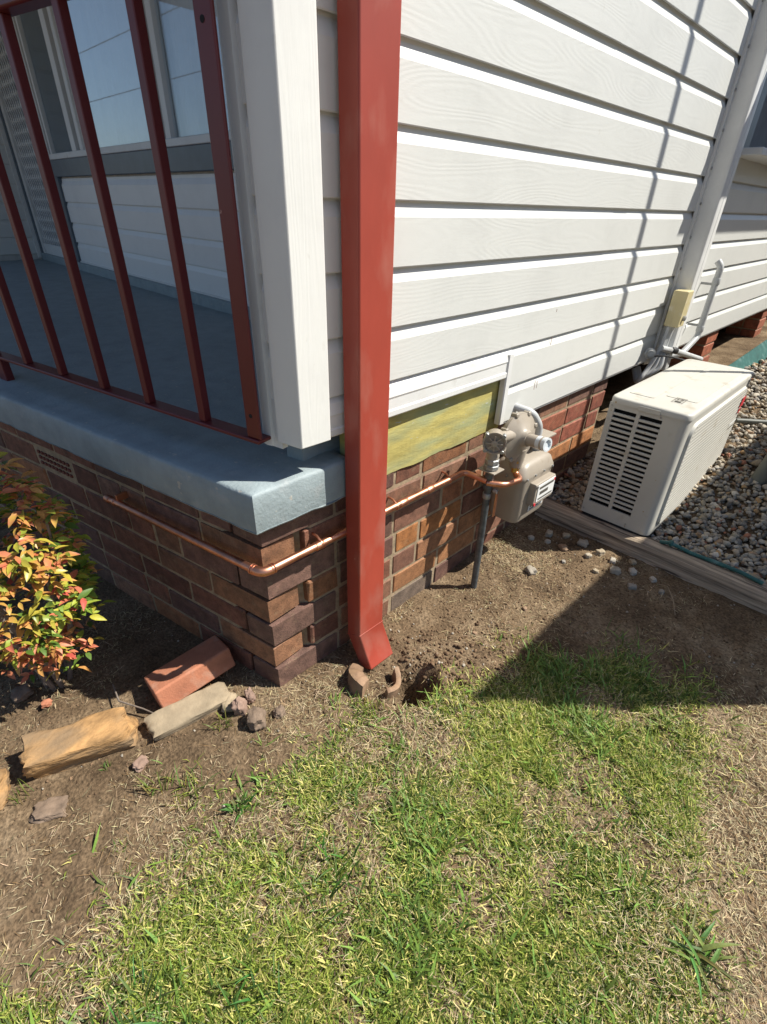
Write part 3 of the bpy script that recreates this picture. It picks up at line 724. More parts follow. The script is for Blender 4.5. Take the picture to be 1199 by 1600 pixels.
# meter body
def rrect(x0,x1,y0,y1,r,n=5):
    out = []
    for cx, cy, a0 in ((x1-r,y0+r,-90),(x1-r,y1-r,0),(x0+r,y1-r,90),(x0+r,y0+r,180)):
        for k in range(n+1):
            a = R(a0+90*k/n); out.append((cx+r*math.cos(a), cy+r*math.sin(a)))
    return out
def stack(levels):
    v = []; k = None
    for z, x0, x1, y0, y1, r in levels:
        p = rrect(x0,x1,y0,y1,r); k = len(p); v += [(a,c,z) for a,c in p]
    f = [(j*k+i, j*k+(i+1)%k, (j+1)*k+(i+1)%k, (j+1)*k+i) for j in range(len(levels)-1) for i in range(k)]
    f += [tuple(range(k-1,-1,-1)), tuple((len(levels)-1)*k+i for i in range(k))]
    return MB().add(v, f)
body = stack([(.196,.06,.150,.975,1.150,.03), (.200,.045,.163,.960,1.165,.03), (.215,.040,.168,.955,1.172,.028), (.372,.038,.170,.952,1.176,.028), (.384,.034,.174,.948,1.180,.03), (.392,.034,.174,.948,1.180,.03), (.402,.038,.170,.952,1.176,.03), (.424,.044,.164,.960,1.168,.032), (.437,.056,.152,.978,1.150,.034), (.442,.075,.135,1.0,1.13,.026)]).build('body', 'meter', gm, smooth=True)
for yy in (.975,1.03,1.09,1.15): MB().lathe((.1735,yy,.388), (1,0,0), [(0,.0048),(.004,.0048),(.005,.003)], 8).build('screw', 'metal', gm)
for xx in (.06,.105,.15): MB().lathe((xx,.9485,.388), (0,-1,0), [(0,.0048),(.004,.0048),(.005,.003)], 8).build('screw', 'metal', gm)
ix = MB().box(.166,.196,1.010,1.150,.272,.362).build('index_box', 'meter', gm, bevel=.004)
MB().box(.1962,.1985,1.024,1.146,.286,.356).build('index_window', 'white', ix, bevel=.001)
for k, (y0,y1,z0,z1) in enumerate(((1.034,1.136,.336,.346), (1.034,1.136,.292,.299), (1.040,1.100,.312,.326))): MB().box(.1986,.1990,y0,y1,z0,z1).build('print', 'print', ix)
MB().box(.1986,.1991,1.136,1.144,.340,.352).build('red_seal', 'redmark', ix); MB().lathe((.197,1.016,.280), (1,0,0), [(0,.006),(.004,.006)], 10).build('red_seal', 'redmark', ix)
MB().lathe((.197,1.018,.352), (1,0,0), [(0,.005),(.004,.005)], 10).build('screw', 'metal', ix)
MB().box(.1705,.1715,1.03,1.135,.232,.258).build('serial_label', 'white', gm); MB().box(.1716,.1719,1.04,1.125,.248,.254).build('print', 'print', gm); MB().box(.1716,.1719,1.04,1.10,.237,.242).build('print', 'print', gm)
for c in ((.112,.985,.438), (.105,1.125,.438)):
    MB().lathe(c, (0,0,1), [(0,.022),(.010,.022),(.012,.026),(.028,.026),(.030,.022),(.040,.021)], 8).build('union_nut', 'metal', gm)
MB().lathe((.130,.955,.452), (0,0,1), [(-.04,.0135),(-.005,.0135),(0,.017),(.020,.017),(.021,.014),(.04,.014)], 8).build('brass_union', 'brass', gm)
MB().tube(arc([(.118,.80,.418), (.165,.830,.418), (.172,.930,.405), (.132,.955,.405), (.130,.955,.455)], .02, 6), .0105, 14).build('copper_loop', 'copper', gm, smooth=True)
MB().tube(arc([(.105,1.125,.475), (.105,1.125,.53), (.09,1.08,.59), (.02,1.06,.60)], .025, 6), .014, 14).build('vent_hose', 'pvc', gm, smooth=True)
MB().box(.02,.14,1.09,1.20,.488,.495).build('bracket', 'meter', gm, bevel=.001)
MB().box(.0,.05,1.02,1.10,.30,.34).build('wall_bracket', 'meter', gm)

# ------------------------------------------------------------------ timber sleeper
sp = []; L0, L1 = .03, 1.75
slp = MB(); k = 60; W = .088; HH = .105
for i in range(k+1):
    x = L0 + (L1-L0)*i/k; y0 = 1.395 + .022*(x) + mnoise.noise(Vector((x*5,1,0)))*.004; zt = .062 + .006*math.sin(x*3) + mnoise.noise(Vector((x*9,5,0)))*.004
    r = .012
    ring = [(y0,zt-HH), (y0,zt-r*1.3), (y0+r*.5,zt-r*.3), (y0+r*1.6,zt), (y0+W*.5,zt+.002+mnoise.noise(Vector((x*14,8,0)))*.003), (y0+W-r,zt), (y0+W,zt-r), (y0+W,zt-HH)]
    for j, (yy, zz) in enumerate(ring): slp.v.append((x, yy+mnoise.noise(Vector((x*22,j*3,0)))*.002, zz+mnoise.noise(Vector((x*22,j*3,9)))*.002))
for i in range(k):
    for j in range(8): slp.f.append((i*8+j, i*8+(j+1)%8, (i+1)*8+(j+1)%8, (i+1)*8+j))
slp.f += [tuple(range(8)), tuple(k*8+j for j in range(7,-1,-1))]
sleeper = tag(slp.build('timber_sleeper', 'wood', None, smooth=True), 'weathered grey timber sleeper edging the gravel below the air conditioner', 'sleeper')

# ------------------------------------------------------------------ air conditioner
ac = thing('air_conditioner', 'cream outdoor air conditioner unit with slotted side standing on gravel', 'air conditioner')
AX0, AX1, AY0, AY1, AZ0, AZ1 = .208, .497, 1.462, 2.335, .066, .600
# shell without the slotted end
rr_ = .03
shell = MB()
sp_ = [(AX1-.085, AY0)] + [(AX1-rr_+rr_*math.sin(a), AY0+rr_-rr_*math.cos(a)) for a in [R(90*i/6) for i in range(7)]] + [(AX1,AY1-.02), (AX1-.02,AY1), (AX0,AY1), (AX0,AY0+.012), (AX0+.004,AY0+.012), (AX0+.004,AY1-.006), (AX1-.022,AY1-.006), (AX1-.006,AY1-.022), (AX1-.006,AY0+rr_), (AX1-rr_,AY0+.006), (AX1-.085,AY0+.006)]
shell.prism(sp_, AZ0+.012, AZ1-.022)
shell.build('casing', 'ac', ac, smooth=True)
MB().box(AX0+.012,AX1-.012,AY0+.04,AY1-.012,AZ0+.02,AZ1-.03).build('coil', 'void', ac)
MB().prism(rrect(AX0-.001,AX1+.001,AY0-.001,AY1,.028), AZ0, AZ0+.012).build('base_pan', 'void', ac)
lid = MB()
lid = stack([(AZ1-.024,AX0-.003,AX1+.004,AY0-.004,AY1+.003,.03), (AZ1-.008,AX0-.003,AX1+.004,AY0-.004,AY1+.003,.03), (AZ1-.002,AX0,AX1,AY0,AY1,.028), (AZ1,AX0+.006,AX1-.006,AY0+.006,AY1-.006,.024)]).build('lid', 'ac', ac, smooth=True)
for (x0,x1,y0,y1) in ((AX0+.03,AX0+.125,AY0+.09,AY1-.06), (AX0+.145,AX1-.03,AY0+.16,AY1-.06)):
    MB().prism(rrect(x0,x1,y0,y1,.01), AZ1-.0005, AZ1+.0018).build('lid_panel', 'ac', lid)
MB().box(AX0+.11,AX0+.19,AY0-.0065,AY0-.003,AZ1-.028,AZ1-.010).build('lid_tab', 'ac', lid, bevel=.001)
# printed mark on the lid
for (x0,x1,y0,y1) in ((.392,.394,1.565,1.63),(.428,.430,1.565,1.63),(.392,.430,1.565,1.567),(.392,.430,1.628,1.630),(.392,.430,1.596,1.598),(.400,.422,1.575,1.588),(.400,.405,1.603,1.622),(.411,.422,1.603,1.609),(.411,.422,1.614,1.622)):
    MB().box(x0,x1,y0,y1,AZ1+.0023,AZ1+.0027).build('print', 'print', lid)
# slotted end panel
zs0, zs1 = AZ0+.072, AZ1-.045
cols_ = ((AX0+.022, AX0+.108), (AX0+.122, AX0+.203))
sidep = MB()
for a, c in ((AX0, cols_[0][0]), (cols_[0][1], cols_[1][0]), (cols_[1][1], AX1-.085)): sidep.box(a, c, AY0, AY0+.008, zs0, zs1)
sidep.box(AX0, AX1-.085, AY0, AY0+.008, AZ0+.012, zs0); sidep.box(AX0, AX1-.085, AY0, AY0+.008, zs1, AZ1-.024)
sp_o = sidep.build('side_panel', 'ac', ac)
ns = 20; pit = (zs1-zs0)/ns
for c0, c1 in cols_:
    for i in range(1, ns):
        z = zs0+i*pit
        MB().box(c0-.001,c1+.001,AY0+.0004,AY0+.009,z-pit*.24,z+pit*.24).build('slat', 'ac', sp_o, bevel=.0015)
for zz in (AZ0+.03, AZ1-.035): 
    for xx in (AX0+.010, AX1-.095): MB().lathe((xx,AY0+.001,zz), (0,-1,0), [(0,.004),(.0025,.004)], 10).build('screw', 'metal', sp_o)
# front face: raised rounded panel with fine ribs
fp = MB()
def yz_panel(x, pts): return [(x,a,c) for a,c in pts]
o1 = rrect(AY0+.055,AY1-.05,AZ0+.035,AZ1-.05,.05,6); o2 = rrect(AY0+.063,AY1-.058,AZ0+.043,AZ1-.058,.045,6); k = len(o1)
fp.add(yz_panel(AX1-.001,o1)+yz_panel(AX1+.010,o2), [(i,(i+1)%k,k+(i+1)%k,k+i) for i in range(k)]+[tuple(k+i for i in range(k))])
fpo = fp.build('front_panel', 'ac', ac, smooth=True)
for i in range(26):
    z = AZ1-.068-i*.0165; ins = max(0, .03-i*.012)
    MB().box(AX1+.0092,AX1+.0108,AY0+.072+ins,AY1-.068-ins,z-.0026,z+.0026).build('rib', 'ac', fpo)
# maker's mark near the far end, red with pale strokes
for (y0,y1,z0,z1,mt_) in ((2.215,2.285,.455,.500,'redmark'),(2.225,2.262,.425,.447,'redmark'),(2.15,2.26,.385,.392,'white'),(2.15,2.24,.366,.372,'print')):
    MB().add([(AX1+.0131,y0,z0),(AX1+.0131,y1-.012,z0),(AX1+.0131,y1,z1),(AX1+.0131,y0+.012,z1),(AX1+.0140,y0,z0),(AX1+.0140,y1-.012,z0),(AX1+.0140,y1,z1),(AX1+.0140,y0+.012,z1)], [(0,3,2,1),(4,5,6,7),(0,1,5,4),(1,2,6,5),(2,3,7,6),(3,0,4,7)]).build('maker_mark', mt_, fpo)
for yy in (AY0+.12, AY1-.16): MB().box(AX0+.01,AX1-.01,yy,yy+.05,.0,AZ0).build('foot', 'black', ac)

# ------------------------------------------------------------------ wall services by the air conditioner
dk = thing('pipe_duct', 'tall pale plastic pipe duct running up the side wall', 'duct')
dpf = [(.030,2.372), (.095,2.372), (.108,2.380), (.112,2.392), (.112,2.418), (.109,2.421), (.112,2.424), (.112,2.462), (.108,2.474), (.095,2.482), (.030,2.482)]
MB().prism(dpf, .60, 3.0).build('cover', 'duct', dk, bevel=.0015)
MB().box(.028,.040,2.350,2.3705,.56,3.0).build('flange', 'duct', dk)
for z in LIPS[1:]: MB().lathe((.040,2.36,z+.03), (1,0,0), [(0,.006),(.004,.006)], 8).build('screw', 'metal', dk)
MB().box(.045,.100,2.40,2.46,.50,.60).build('pipe_bundle', 'pvc', dk, bevel=.008)
jb = thing('junction_box', 'yellowed plastic junction box mounted on the wall in front of the duct', 'junction box')
jo = MB().box(.062,.128,2.290,2.371,.735,.897).build('case', 'box', jb, bevel=.004)
MB().box(.095,.130,2.287,2.2899,.737,.895).build('cover', 'box', jb, bevel=.001)
MB().lathe((.129,2.33,.775), (1,0,0), [(0,.012),(.01,.012),(.012,.008)], 10).build('knob', 'metal', jb)
for i, (y, r_) in enumerate(((2.305,.011), (2.335,.009), (2.36,.012))):
    t_ = MB().tube(arc([(.085,y,.735), (.08,y-.01,.63), (.06+.02*i,y-.04,.53), (.05,y-.09,.48), (.03,y-.06,.45), (-.02,y,.50)], .03, 5), r_, 12).build('flexible_conduit', 'pvc', jb, smooth=True)
cpn = thing('condenser_pipe', 'grey pvc pipe with dark joint lying across behind the air conditioner', 'pipe')
MB().tube([(.085,2.285,.632), (.12,2.463,.593), (.12,2.95,.475)], .014, 14).build('pipe', 'pvc', cpn, smooth=True); ringat((.112,2.405,.608), Vector((.03,.135,-.027)).normalized(), .0165, .045, cpn, 'black', 'joint')
MB().lathe((.060,2.217,.613), Vector((.5,-.8,.1)), [(0,.012),(.005,.026),(.012,.026),(.014,.018),(.03,.016)], 18).build('tap_wheel', 'metal', cpn, smooth=True)
MB().tube(arc([(.07,2.22,.60), (.13,2.24,.612), (.20,2.34,.585)], .04, 6), .004, 8).build('cable', 'black', cpn, smooth=True)
wp = thing('waste_pipe', 'grey plastic waste pipe with elbow standing out from the far siding', 'pipe')
MB().tube(arc([(.075,2.80,1.000), (.099,2.80,.975), (.100,2.80,.62), (.085,2.66,.545), (-.05,2.50,.50)], .018, 7), .0165, 16).build('pipe', 'pvc', wp, smooth=True)
for z in (.905,.665): ringat((.100,2.80,z), (0,0,1), .0195, .03, wp, 'pvc', 'collar')
for z in (.89,.68): MB().box(.03,.1,2.797,2.803,z-.006,z+.006).build('clip', 'metal', wp)
# bent end of pvc pipe standing in the gravel at the right edge
sp2 = tag(MB().tube([(.695,2.14,.05), (.705,2.15,.18), (.74,2.18,.42)], .034, 18).build('gravel_standpipe', 'drab', None, smooth=True), 'short grey green standpipe rising from the gravel at the right edge', 'pipe')
hp = tag(MB().tube([(.46,2.62,.275), (.62,2.75,.275), (.85,2.86,.27), (1.2,2.95,.27)], .013, 12).build('poly_pipe', 'drab', None, smooth=True), 'thin grey pipe lying on the sunlit gravel behind the air conditioner', 'pipe')
# green cord lying along the sleeper
gp = [(.545,1.480,.072), (.575,1.478,.084), (.60,1.485,.080), (.66,1.487,.073), (.75,1.489,.076), (.83,1.487,.078), (.905,1.479,.074)]
tag(MB().tube(arc(gp, .008, 3), .0080, 10).build('green_hose', 'teal', None, smooth=True), 'dark green garden hose end lying along the timber sleeper', 'hose')
kn = MB().lathe((.575,1.478,.082), (.9,.1,.3), [(0,.006),(.004,.013),(.012,.014),(.018,.007)], 10).build('hose_knot', 'teal', None, smooth=True); tag(kn, 'bright green knot of hose fabric beside the air conditioner corner', 'hose knot')
eg = MB()
pts = [(.20,3.20,.32), (.225,3.5,.36), (.25,4.0,.41), (.29,5.0,.46), (.33,6.5,.5)]
for p in pts: eg.v += [(p[0]-.012,p[1],p[2]-.08), (p[0]-.008,p[1],p[2]+.055), (p[0]+.0,p[1],p[2]+.06), (p[0]+.06,p[1],p[2]-.03), (p[0]+.05,p[1],p[2]-.08)]
for i in range(len(pts)-1):
    for j in range(5): eg.f.append((i*5+j, i*5+(j+1)%5, (i+1)*5+(j+1)%5, (i+1)*5+j))
eg.f += [(0,1,2,3,4), tuple((len(pts)-1)*5+j for j in (4,3,2,1,0))]
tag(eg.build('plastic_edging', 'teal', None), 'teal plastic garden edging between the gravel and the soil', 'edging')

# ------------------------------------------------------------------ fence and mast beyond the right edge (they throw the shade on the soil)
fn = thing('paling_fence', 'grey timber paling fence on the far side of the gravel path', 'fence')
FX, FY0, FH = 1.60, 1.605, 2.05
for i in range(70):
    y = FY0 + i*.101
    MB().box(FX,FX+.016,y,y+.100,-.05,FH+random.uniform(-.004,.004)).build('paling', 'paling', fn)
for z in (.45,1.5): MB().box(FX+.017,FX+.06,FY0,FY0+7,z,z+.07).build('fence_rail', 'paling', fn)
for y in (FY0+.1, FY0+2.4, FY0+4.7, FY0+6.9): MB().box(FX+.0605,FX+.14,y,y+.09,-.1,FH-.05).build('fence_post', 'paling', fn)
tag(MB().tube([(.93,2.735,-.1), (.93,2.735,3.9)], .017, 12).build('steel_mast', 'metal', None, smooth=True), 'slim steel mast standing in the gravel path', 'mast')

for zz, lb_ in ((6.3,'lower black overhead cable mirrored in the porch window'), (8.6,'upper black overhead cable mirrored in the porch window')):
    tag(MB().tube([(-90,-13+zz*.2,zz+1.2), (-45,-12.5,zz), (0,-12,zz-.3), (40,-12,zz+.6)], .022, 8).build('overhead_cable', 'black', None, smooth=True), lb_, 'cable')
# ------------------------------------------------------------------ rocks
def ico(sub):
    bm = bmesh.new(); bmesh.ops.create_icosphere(bm, subdivisions=sub, radius=1); v = np.array([q.co[:] for q in bm.verts]); f = np.array([[x.index for x in q.verts] for q in bm.faces]); bm.free(); return v, f
def rock(name, mat, label, cat, loc, size, rot=(0,0,0), seed=0, boxy=.5, rough=.25, sub=4, group=None, freq=1.6):
    v, f = ico(sub); out = []
    for p in v:
        q = Vector(p); mxx = max(abs(q.x),abs(q.y),abs(q.z)); q = q.lerp(q/mxx*.86, boxy)
        d = 1 + rough*mnoise.noise(q*freq+Vector((seed*7.1,seed*3.3,0))) + rough*.45*mnoise.noise(q*freq*2.7+Vector((seed,0,5))) + rough*.25*mnoise.noise(q*freq*7+Vector((seed,2,5)))
        q = q*d; out.append((q.x*size[0], q.y*size[1], q.z*size[2]))
    mb = MB().add(out, [tuple(int(i) for i in t) for t in f]); o = mb.build(name, mat, None, smooth=True)
    try: o.data.set_sharp_from_angle(angle=R(55))
    except Exception: pass
    o.location = loc; o.rotation_euler = rot
    return tag(o, label, cat, group)
rock('garden_rock', 'ochre', 'long ochre sandstone rock edging the garden bed', 'rock', (-.185,-.490,-.014), (.140,.052,.058), (R(10),0,R(70)), 21, .85, .16)
rock('garden_rock', 'ochre', 'rounded orange rock cut off at the left edge of the picture', 'rock', (-.215,-.715,-.015), (.075,.055,.050), (0,0,R(50)), 23, .6, .2)
# loose brick and the pale slab it leans on
lbm = MB().box(-.115,.115,-.0525,.0525,-.036,.036).build('loose_brick', 'terra', None, bevel=.006, bseg=3)
lbm.location = (-.195,-.178,.006); lbm.rotation_euler = (R(-13),R(-5),R(88)); tag(lbm, 'whole terracotta brick lying tilted beside the porch corner', 'brick')
rock('pale_paver', 'pale', 'pale flat stone slab under the loose terracotta brick', 'stone', (-.098,-.235,-.030), (.125,.040,.026), (R(14),0,R(83)), 5, .92, .10)
stones = [('pale', 'flat tan stone chip next to the pale slab end', (-.050,-.140,-.034), (.030,.022,.018), 11), ('pink', 'upright pinkish stone chip between tan chip and round stone', (-.008,-.128,-.026), (.018,.022,.032), 12),
          ('pink', 'small reddish stone chip behind the upright pinkish chip', (-.022,-.088,-.024), (.020,.013,.022), 13), ('brown', 'round grey brown stone in front of the porch corner', (.058,-.115,-.024), (.029,.026,.026), 14), ('brown', 'small round brown stone beside the bigger round stone', (.078,-.055,-.034), (.018,.016,.015), 15),
          ('brown', 'flat half buried brown stone below the ochre rock', (-.085,-.600,-.052), (.042,.033,.012), 16), ('terra', 'small red brick chip lying on the garden bed', (-.405,-.520,-.034), (.014,.012,.010), 17), ('brown', 'dark brown stone at the left end of the garden bed', (-.495,-.560,-.036), (.028,.024,.016), 18),
          ('pink', 'small brown stone beside the ochre rock end', (-.045,-.400,-.040), (.020,.016,.010), 19)]
for mt_, lb_, lc, sz, sdd in stones: rock('stone', mt_, lb_, 'stone', lc, sz, (random.uniform(-.2,.2),random.uniform(-.2,.2),random.uniform(0,3)), sdd, .5, .27, 4)
# broken earthenware drain under the downpipe shoe
def shard(name, label, c, r0, r1, a0, a1, h, tilt, rotz, seed, parent=None):
    mb = MB(); n = 18; rr = random.Random(seed)
    for i in range(n+1):
        a = R(a0+(a1-a0)*i/n); jag = rr.uniform(-.002,.002) + .007*math.sin(i*.33+seed)
        for r, z in ((r0,-.06), (r1,-.06), (r1,h+jag), ((r0+r1)/2,h+jag+.003), (r0,h+jag)): mb.v.append((r*math.cos(a), r*math.sin(a), z))
    for i in range(n):
        for j in range(5): mb.f.append((i*5+j, i*5+(j+1)%5, (i+1)*5+(j+1)%5, (i+1)*5+j))
    mb.f += [(0,1,2,3,4), tuple(n*5+j for j in (4,3,2,1,0))]
    o = mb.build(name, 'clay', parent, smooth=True); o.location = c; o.rotation_euler = (tilt[0], tilt[1], rotz); return o
tag(shard('clay_drain', '', (.192,.235,-.035), .050, .066, -25, 80, .020, (R(-4),R(10)), 0, 1), 'broken earthenware drain rim set in the soil under the downpipe shoe', 'drain')
o = shard('clay_shard', '', (.172,.235,-.022), .042, .082, -165, -70, .006, (R(-12),R(-6)), R(0), 4); tag(o, 'thick curved clay shard lying left of the downpipe shoe', 'clay shard')

# ------------------------------------------------------------------ scattered stones, gravel, clods
tmpl = []
for s_ in range(8):
    rr = random.Random(100+s_); bm = bmesh.new()
    for _ in range(17):
        d = Vector((rr.gauss(0,1),rr.gauss(0,1),rr.gauss(0,1))).normalized()*rr.uniform(.78,1.12); bm.verts.new(d)
    h = bmesh.ops.convex_hull(bm, input=bm.verts); bmesh.ops.delete(bm, geom=[v for v in bm.verts if not v.link_faces], context='VERTS')
    bmesh.ops.bevel(bm, geom=bm.edges[:], offset=.07, segments=1, affect='EDGES'); bmesh.ops.triangulate(bm, faces=bm.faces[:])
    bm.verts.index_update(); tmpl.append((np.array([q.co[:] for q in bm.verts]), np.array([[x.index for x in q.verts] for q in bm.faces]))); bm.free()
def rotm(n):
    q = rng.normal(size=(n,4)); q /= np.linalg.norm(q,axis=1)[:,None]; a,b_,c,d = q.T
    return np.stack([np.stack([1-2*(c*c+d*d),2*(b_*c-a*d),2*(b_*d+a*c)],-1), np.stack([2*(b_*c+a*d),1-2*(b_*b_+d*d),2*(c*d-a*b_)],-1), np.stack([2*(b_*d-a*c),2*(c*d+a*b_),1-2*(b_*b_+c*c)],-1)],1)
def pebbles(name, xyz, rad, cols, mat, flat=.75):
    VV = []; FF = []; CC = []; o = 0; n = len(xyz); RM = rotm(n); t = rng.integers(0,8,n); an = rng.uniform(.6,1.35,(n,3))
    for i in range(n):
        v, f = tmpl[t[i]]; p = (v*an[i]*rad[i]) @ RM[i].T; p[:,2] *= flat
        VV.append(p+xyz[i]); FF.append(f+o); o += len(v); CC.append(np.repeat(cols[i][None],len(v),0))
    return rawmesh(name, np.concatenate(VV), [np.concatenate(FF)], mat, np.concatenate(CC))
pal = np.array([(.40,.37,.32),(.34,.32,.29),(.46,.42,.35),(.28,.27,.26),(.42,.36,.27),(.36,.25,.17),(.12,.12,.125),(.30,.13,.08),(.40,.26,.13),(.50,.47,.42),(.38,.33,.27),(.20,.19,.18)])
pw = np.array([6,5,5,4,4,2,1.3,.9,1.2,3,4,1.5]); pw /= pw.sum()
nG = 20000
gx_ = rng.uniform(.0,1.62,nG); u = rng.uniform(0,1,nG); gy_ = 1.49 + 4.6*u**1.45
keep = ~((gx_ > AX0+.02) & (gx_ < AX1-.02) & (gy_ > AY0+.03) & (gy_ < AY1-.03)) & ~((gx_ < np.interp(gy_, [2.6,3.2,3.5,5], [0,.17,.21,.28])) & (gy_ > 2.6)) & ~((gx_<.16)&(gy_<1.51))
gx_ = gx_[keep]; gy_ = gy_[keep]; n_ = len(gx_); rad = rng.uniform(.0070,.0165,n_)*(1+.15*(gy_>3)); rad[rng.random(n_) < .03] *= 1.45
gz_ = gz(gx_, gy_) + rad*.35 + rng.uniform(-.003,.016,n_)
cols = pal[rng.choice(len(pal), n_, p=pw)]*rng.uniform(.6,1.15,(n_,1))*np.array([1.0,.95,.87])
gv = pebbles('gravel', np.stack([gx_,gy_,gz_],1), rad, cols, 'stone'); gv['kind'] = 'stuff'; tag(gv, 'loose grey and tan crushed stone gravel around the air conditioner', 'gravel')
# individual stones that strayed over the sleeper on to the soil
stray = [(.16,1.30,.017),(.22,1.34,.014),(.30,1.335,.019),(.38,1.33,.016),(.44,1.31,.013),(.355,1.27,.012),(.475,1.255,.018),(.525,1.30,.015),(.255,1.25,.016),(.42,1.20,.011),(.56,1.21,.014),(.235,1.03,.019),(.60,1.31,.012),(.12,1.22,.012),(.65,1.26,.010),(.30,1.17,.009),(.185,1.245,.011),(.33,.84,.008),(.50,1.36,.013),(.27,.62,.007)]
for i, (x, y, r_) in enumerate(stray):
    o = rock('stray_stone', 'stone', 'pale loose stone strayed on to the soil in front of the timber sleeper' if y > 1.1 else 'pale loose stone', 'stone', (x,y,gzs(x,y)+r_*.35), (r_*1.25,r_,r_*.8), (0,0,random.uniform(0,3)), 30+i, .55, .30, 3, 'stones strayed in front of the sleeper' if y > 1.1 else None)
    c = pal[random.choice([0,1,2,4,9,9,5])]; a = o.data.color_attributes.new('col','FLOAT_COLOR','POINT')
    for d in a.data: d.color = (c[0]*.80,c[1]*.76,c[2]*.70,1)
    if y < 1.1: o['label'] = {.235:'whitish stone lying alone on the soil right of the meter riser', .33:'tiny pale stone on the soil below the gas meter', .27:'tiny pale stone on dug soil near the downpipe hole'}[x]
# clods and crumbs of soil
nC = 16000
cx = rng.uniform(-.62,1.3,nC); cy = rng.uniform(-.78,1.40,nC)
dig = np.exp(-(((cx-.30)/.20)**2+((cy-.45)/.30)**2))
bare = np.clip(dig*1.4 + .55*ss(.75,1.0,cy)*ss(-.1,.1,cx) + .35*(cx < -.05)*(cy < -.1) + .12, 0, 1)
ins = (cx < .01) & (cy > -.01+cx*math.tan(FA))
kp = (rng.random(nC) < bare) & ~ins & ~((cx<.01)&(cy>0))
cx, cy, dig = cx[kp], cy[kp], dig[kp]; n_ = len(cx); rad = rng.uniform(.0012,.0046,n_)*(1+1.6*dig*rng.random(n_)**3)
nb_ = 420; ang = rng.uniform(0,6.283,nb_); rr2 = .055+np.abs(rng.normal(0,.075,nb_)); bx = .285+rr2*np.cos(ang)*1.0; by = .30+rr2*np.sin(ang)*1.3+.04
ok_ = (bx > .03) & (by > .28-.4*(bx-.285)); bx, by = bx[ok_], by[ok_]; cx = np.concatenate([cx,bx]); cy = np.concatenate([cy,by]); rad = np.concatenate([rad, rng.uniform(.003,.0095,len(bx))*rng.uniform(.6,1,len(bx))]); n_ = len(cx)
cc = np.array([(.150,.098,.060)])*rng.uniform(.6,1.5,(n_,1)); pk = rng.random(n_) < .06; cc[pk] = (.36,.32,.26)
cl = pebbles('soil_crumbs', np.stack([cx,cy,gz(cx,cy)+rad*.3],1), rad, cc, 'clod', .9); cl['kind'] = 'stuff'; tag(cl, 'loose crumbs and clods of dug brown soil', 'soil')

# ------------------------------------------------------------------ grass
def inpoly(x, y, poly):
    r = np.zeros(x.shape, bool); j = len(poly)-1
    for i in range(len(poly)):
        xi, yi = poly[i]; xj, yj = poly[j]
        c = ((yi > y) != (yj > y)) & (x < (xj-xi)*(y-yi)/(yj-yi+1e-12)+xi); r ^= c; j = i
    return r
def sdist(x, y, poly):
    d = np.full(x.shape, 1e9); 
    for i in range(len(poly)):
        ax_, ay_ = poly[i]; bx, by = poly[(i+1)%len(poly)]; ex, ey = bx-ax_, by-ay_
        t = np.clip(((x-ax_)*ex+(y-ay_)*ey)/(ex*ex+ey*ey), 0, 1); d = np.minimum(d, np.hypot(x-ax_-t*ex, y-ay_-t*ey))
    return np.where(inpoly(x, y, poly), d, -d)
LAWN = [(.233,.150),(.345,.36),(.47,.72),(.70,.90),(.905,.915),(.985,.68),(1.035,.466),(1.15,.17),(1.4,-.4),(1.4,-1.3),(.2,-1.3),(.215,-.70),(.17,-.575),(.185,-.34),(.215,-.156),(.235,.06)]
def blades(name, x, y, zoff, L, W, yaw, lean, curve, cols, mat, label, cat, bend=.10):
    n = len(x); z = gz(x, y)+zoff
    hx, hy = np.cos(yaw), np.sin(yaw); sx, sy = -hy*W/2, hx*W/2
    z1 = L*.45*np.cos(lean); h1 = L*.45*np.sin(lean); l2 = lean+curve; z2 = z1+L*.55*np.cos(l2); h2 = h1+L*.55*np.sin(l2)
    z1 = np.maximum(z1, .001); z2 = np.maximum(z2, .0005)
    tw = rng.uniform(-.4,.4,n)*W; lat = rng.normal(0,bend,n)*L
    P = np.stack([np.stack([x-sx*.8,y-sy*.8,z],1), np.stack([x+sx*.8,y+sy*.8,z],1), np.stack([x+hx*h1-sx,y+hy*h1-sy,z+z1+tw*.3],1), np.stack([x+hx*h1+sx,y+hy*h1+sy,z+z1-tw*.3],1), np.stack([x+hx*h2-hy*lat,y+hy*h2+hx*lat,z+z2],1)], 1).reshape(-1,3)
    b0 = np.arange(n)*5
    Fq = np.stack([b0,b0+1,b0+3,b0+2],1); Ft = np.stack([b0+2,b0+3,b0+4],1)
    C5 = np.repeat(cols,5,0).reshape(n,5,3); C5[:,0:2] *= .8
    o = rawmesh(name, P, [Fq,Ft], mat, C5.reshape(-1,3), smooth=True); o['kind'] = 'stuff'; return tag(o, label, cat)
def green_density(x, y):
    d = sdist(x, y, LAWN)
    base = ss(-.03, .09, d)
    pat = fbm(x, y, 9, 41, 3); dry = ss(.47,.62,pat)
    left = ss(.62, .15, (x-.2)+(y+.75)*.35)    # sparser towards the worn left side
    lush = ss(.25,.62,x+ .15*fbm(x,y,6,5,2))
    big = fbm(x, y, 3.2, 207, 2); lft = 1-.68*ss(.55,.25,x-.25*(y+.3))*ss(.38,.55,big)
    return np.clip(base*(.58+.42*lush)*(1-.86*dry)*lft + .05*ss(-.16,-.02,d)*(pat<.42), 0, 1)
nA = 560000
x = rng.uniform(.0,1.35,nA); y = rng.uniform(-.95,1.02,nA)
k = rng.random(nA) < green_density(x, y)*.85
x, y = x[k], y[k]; n_ = len(x)
tone = fbm(x, y, 5, 77, 3); a = rng.random(n_)
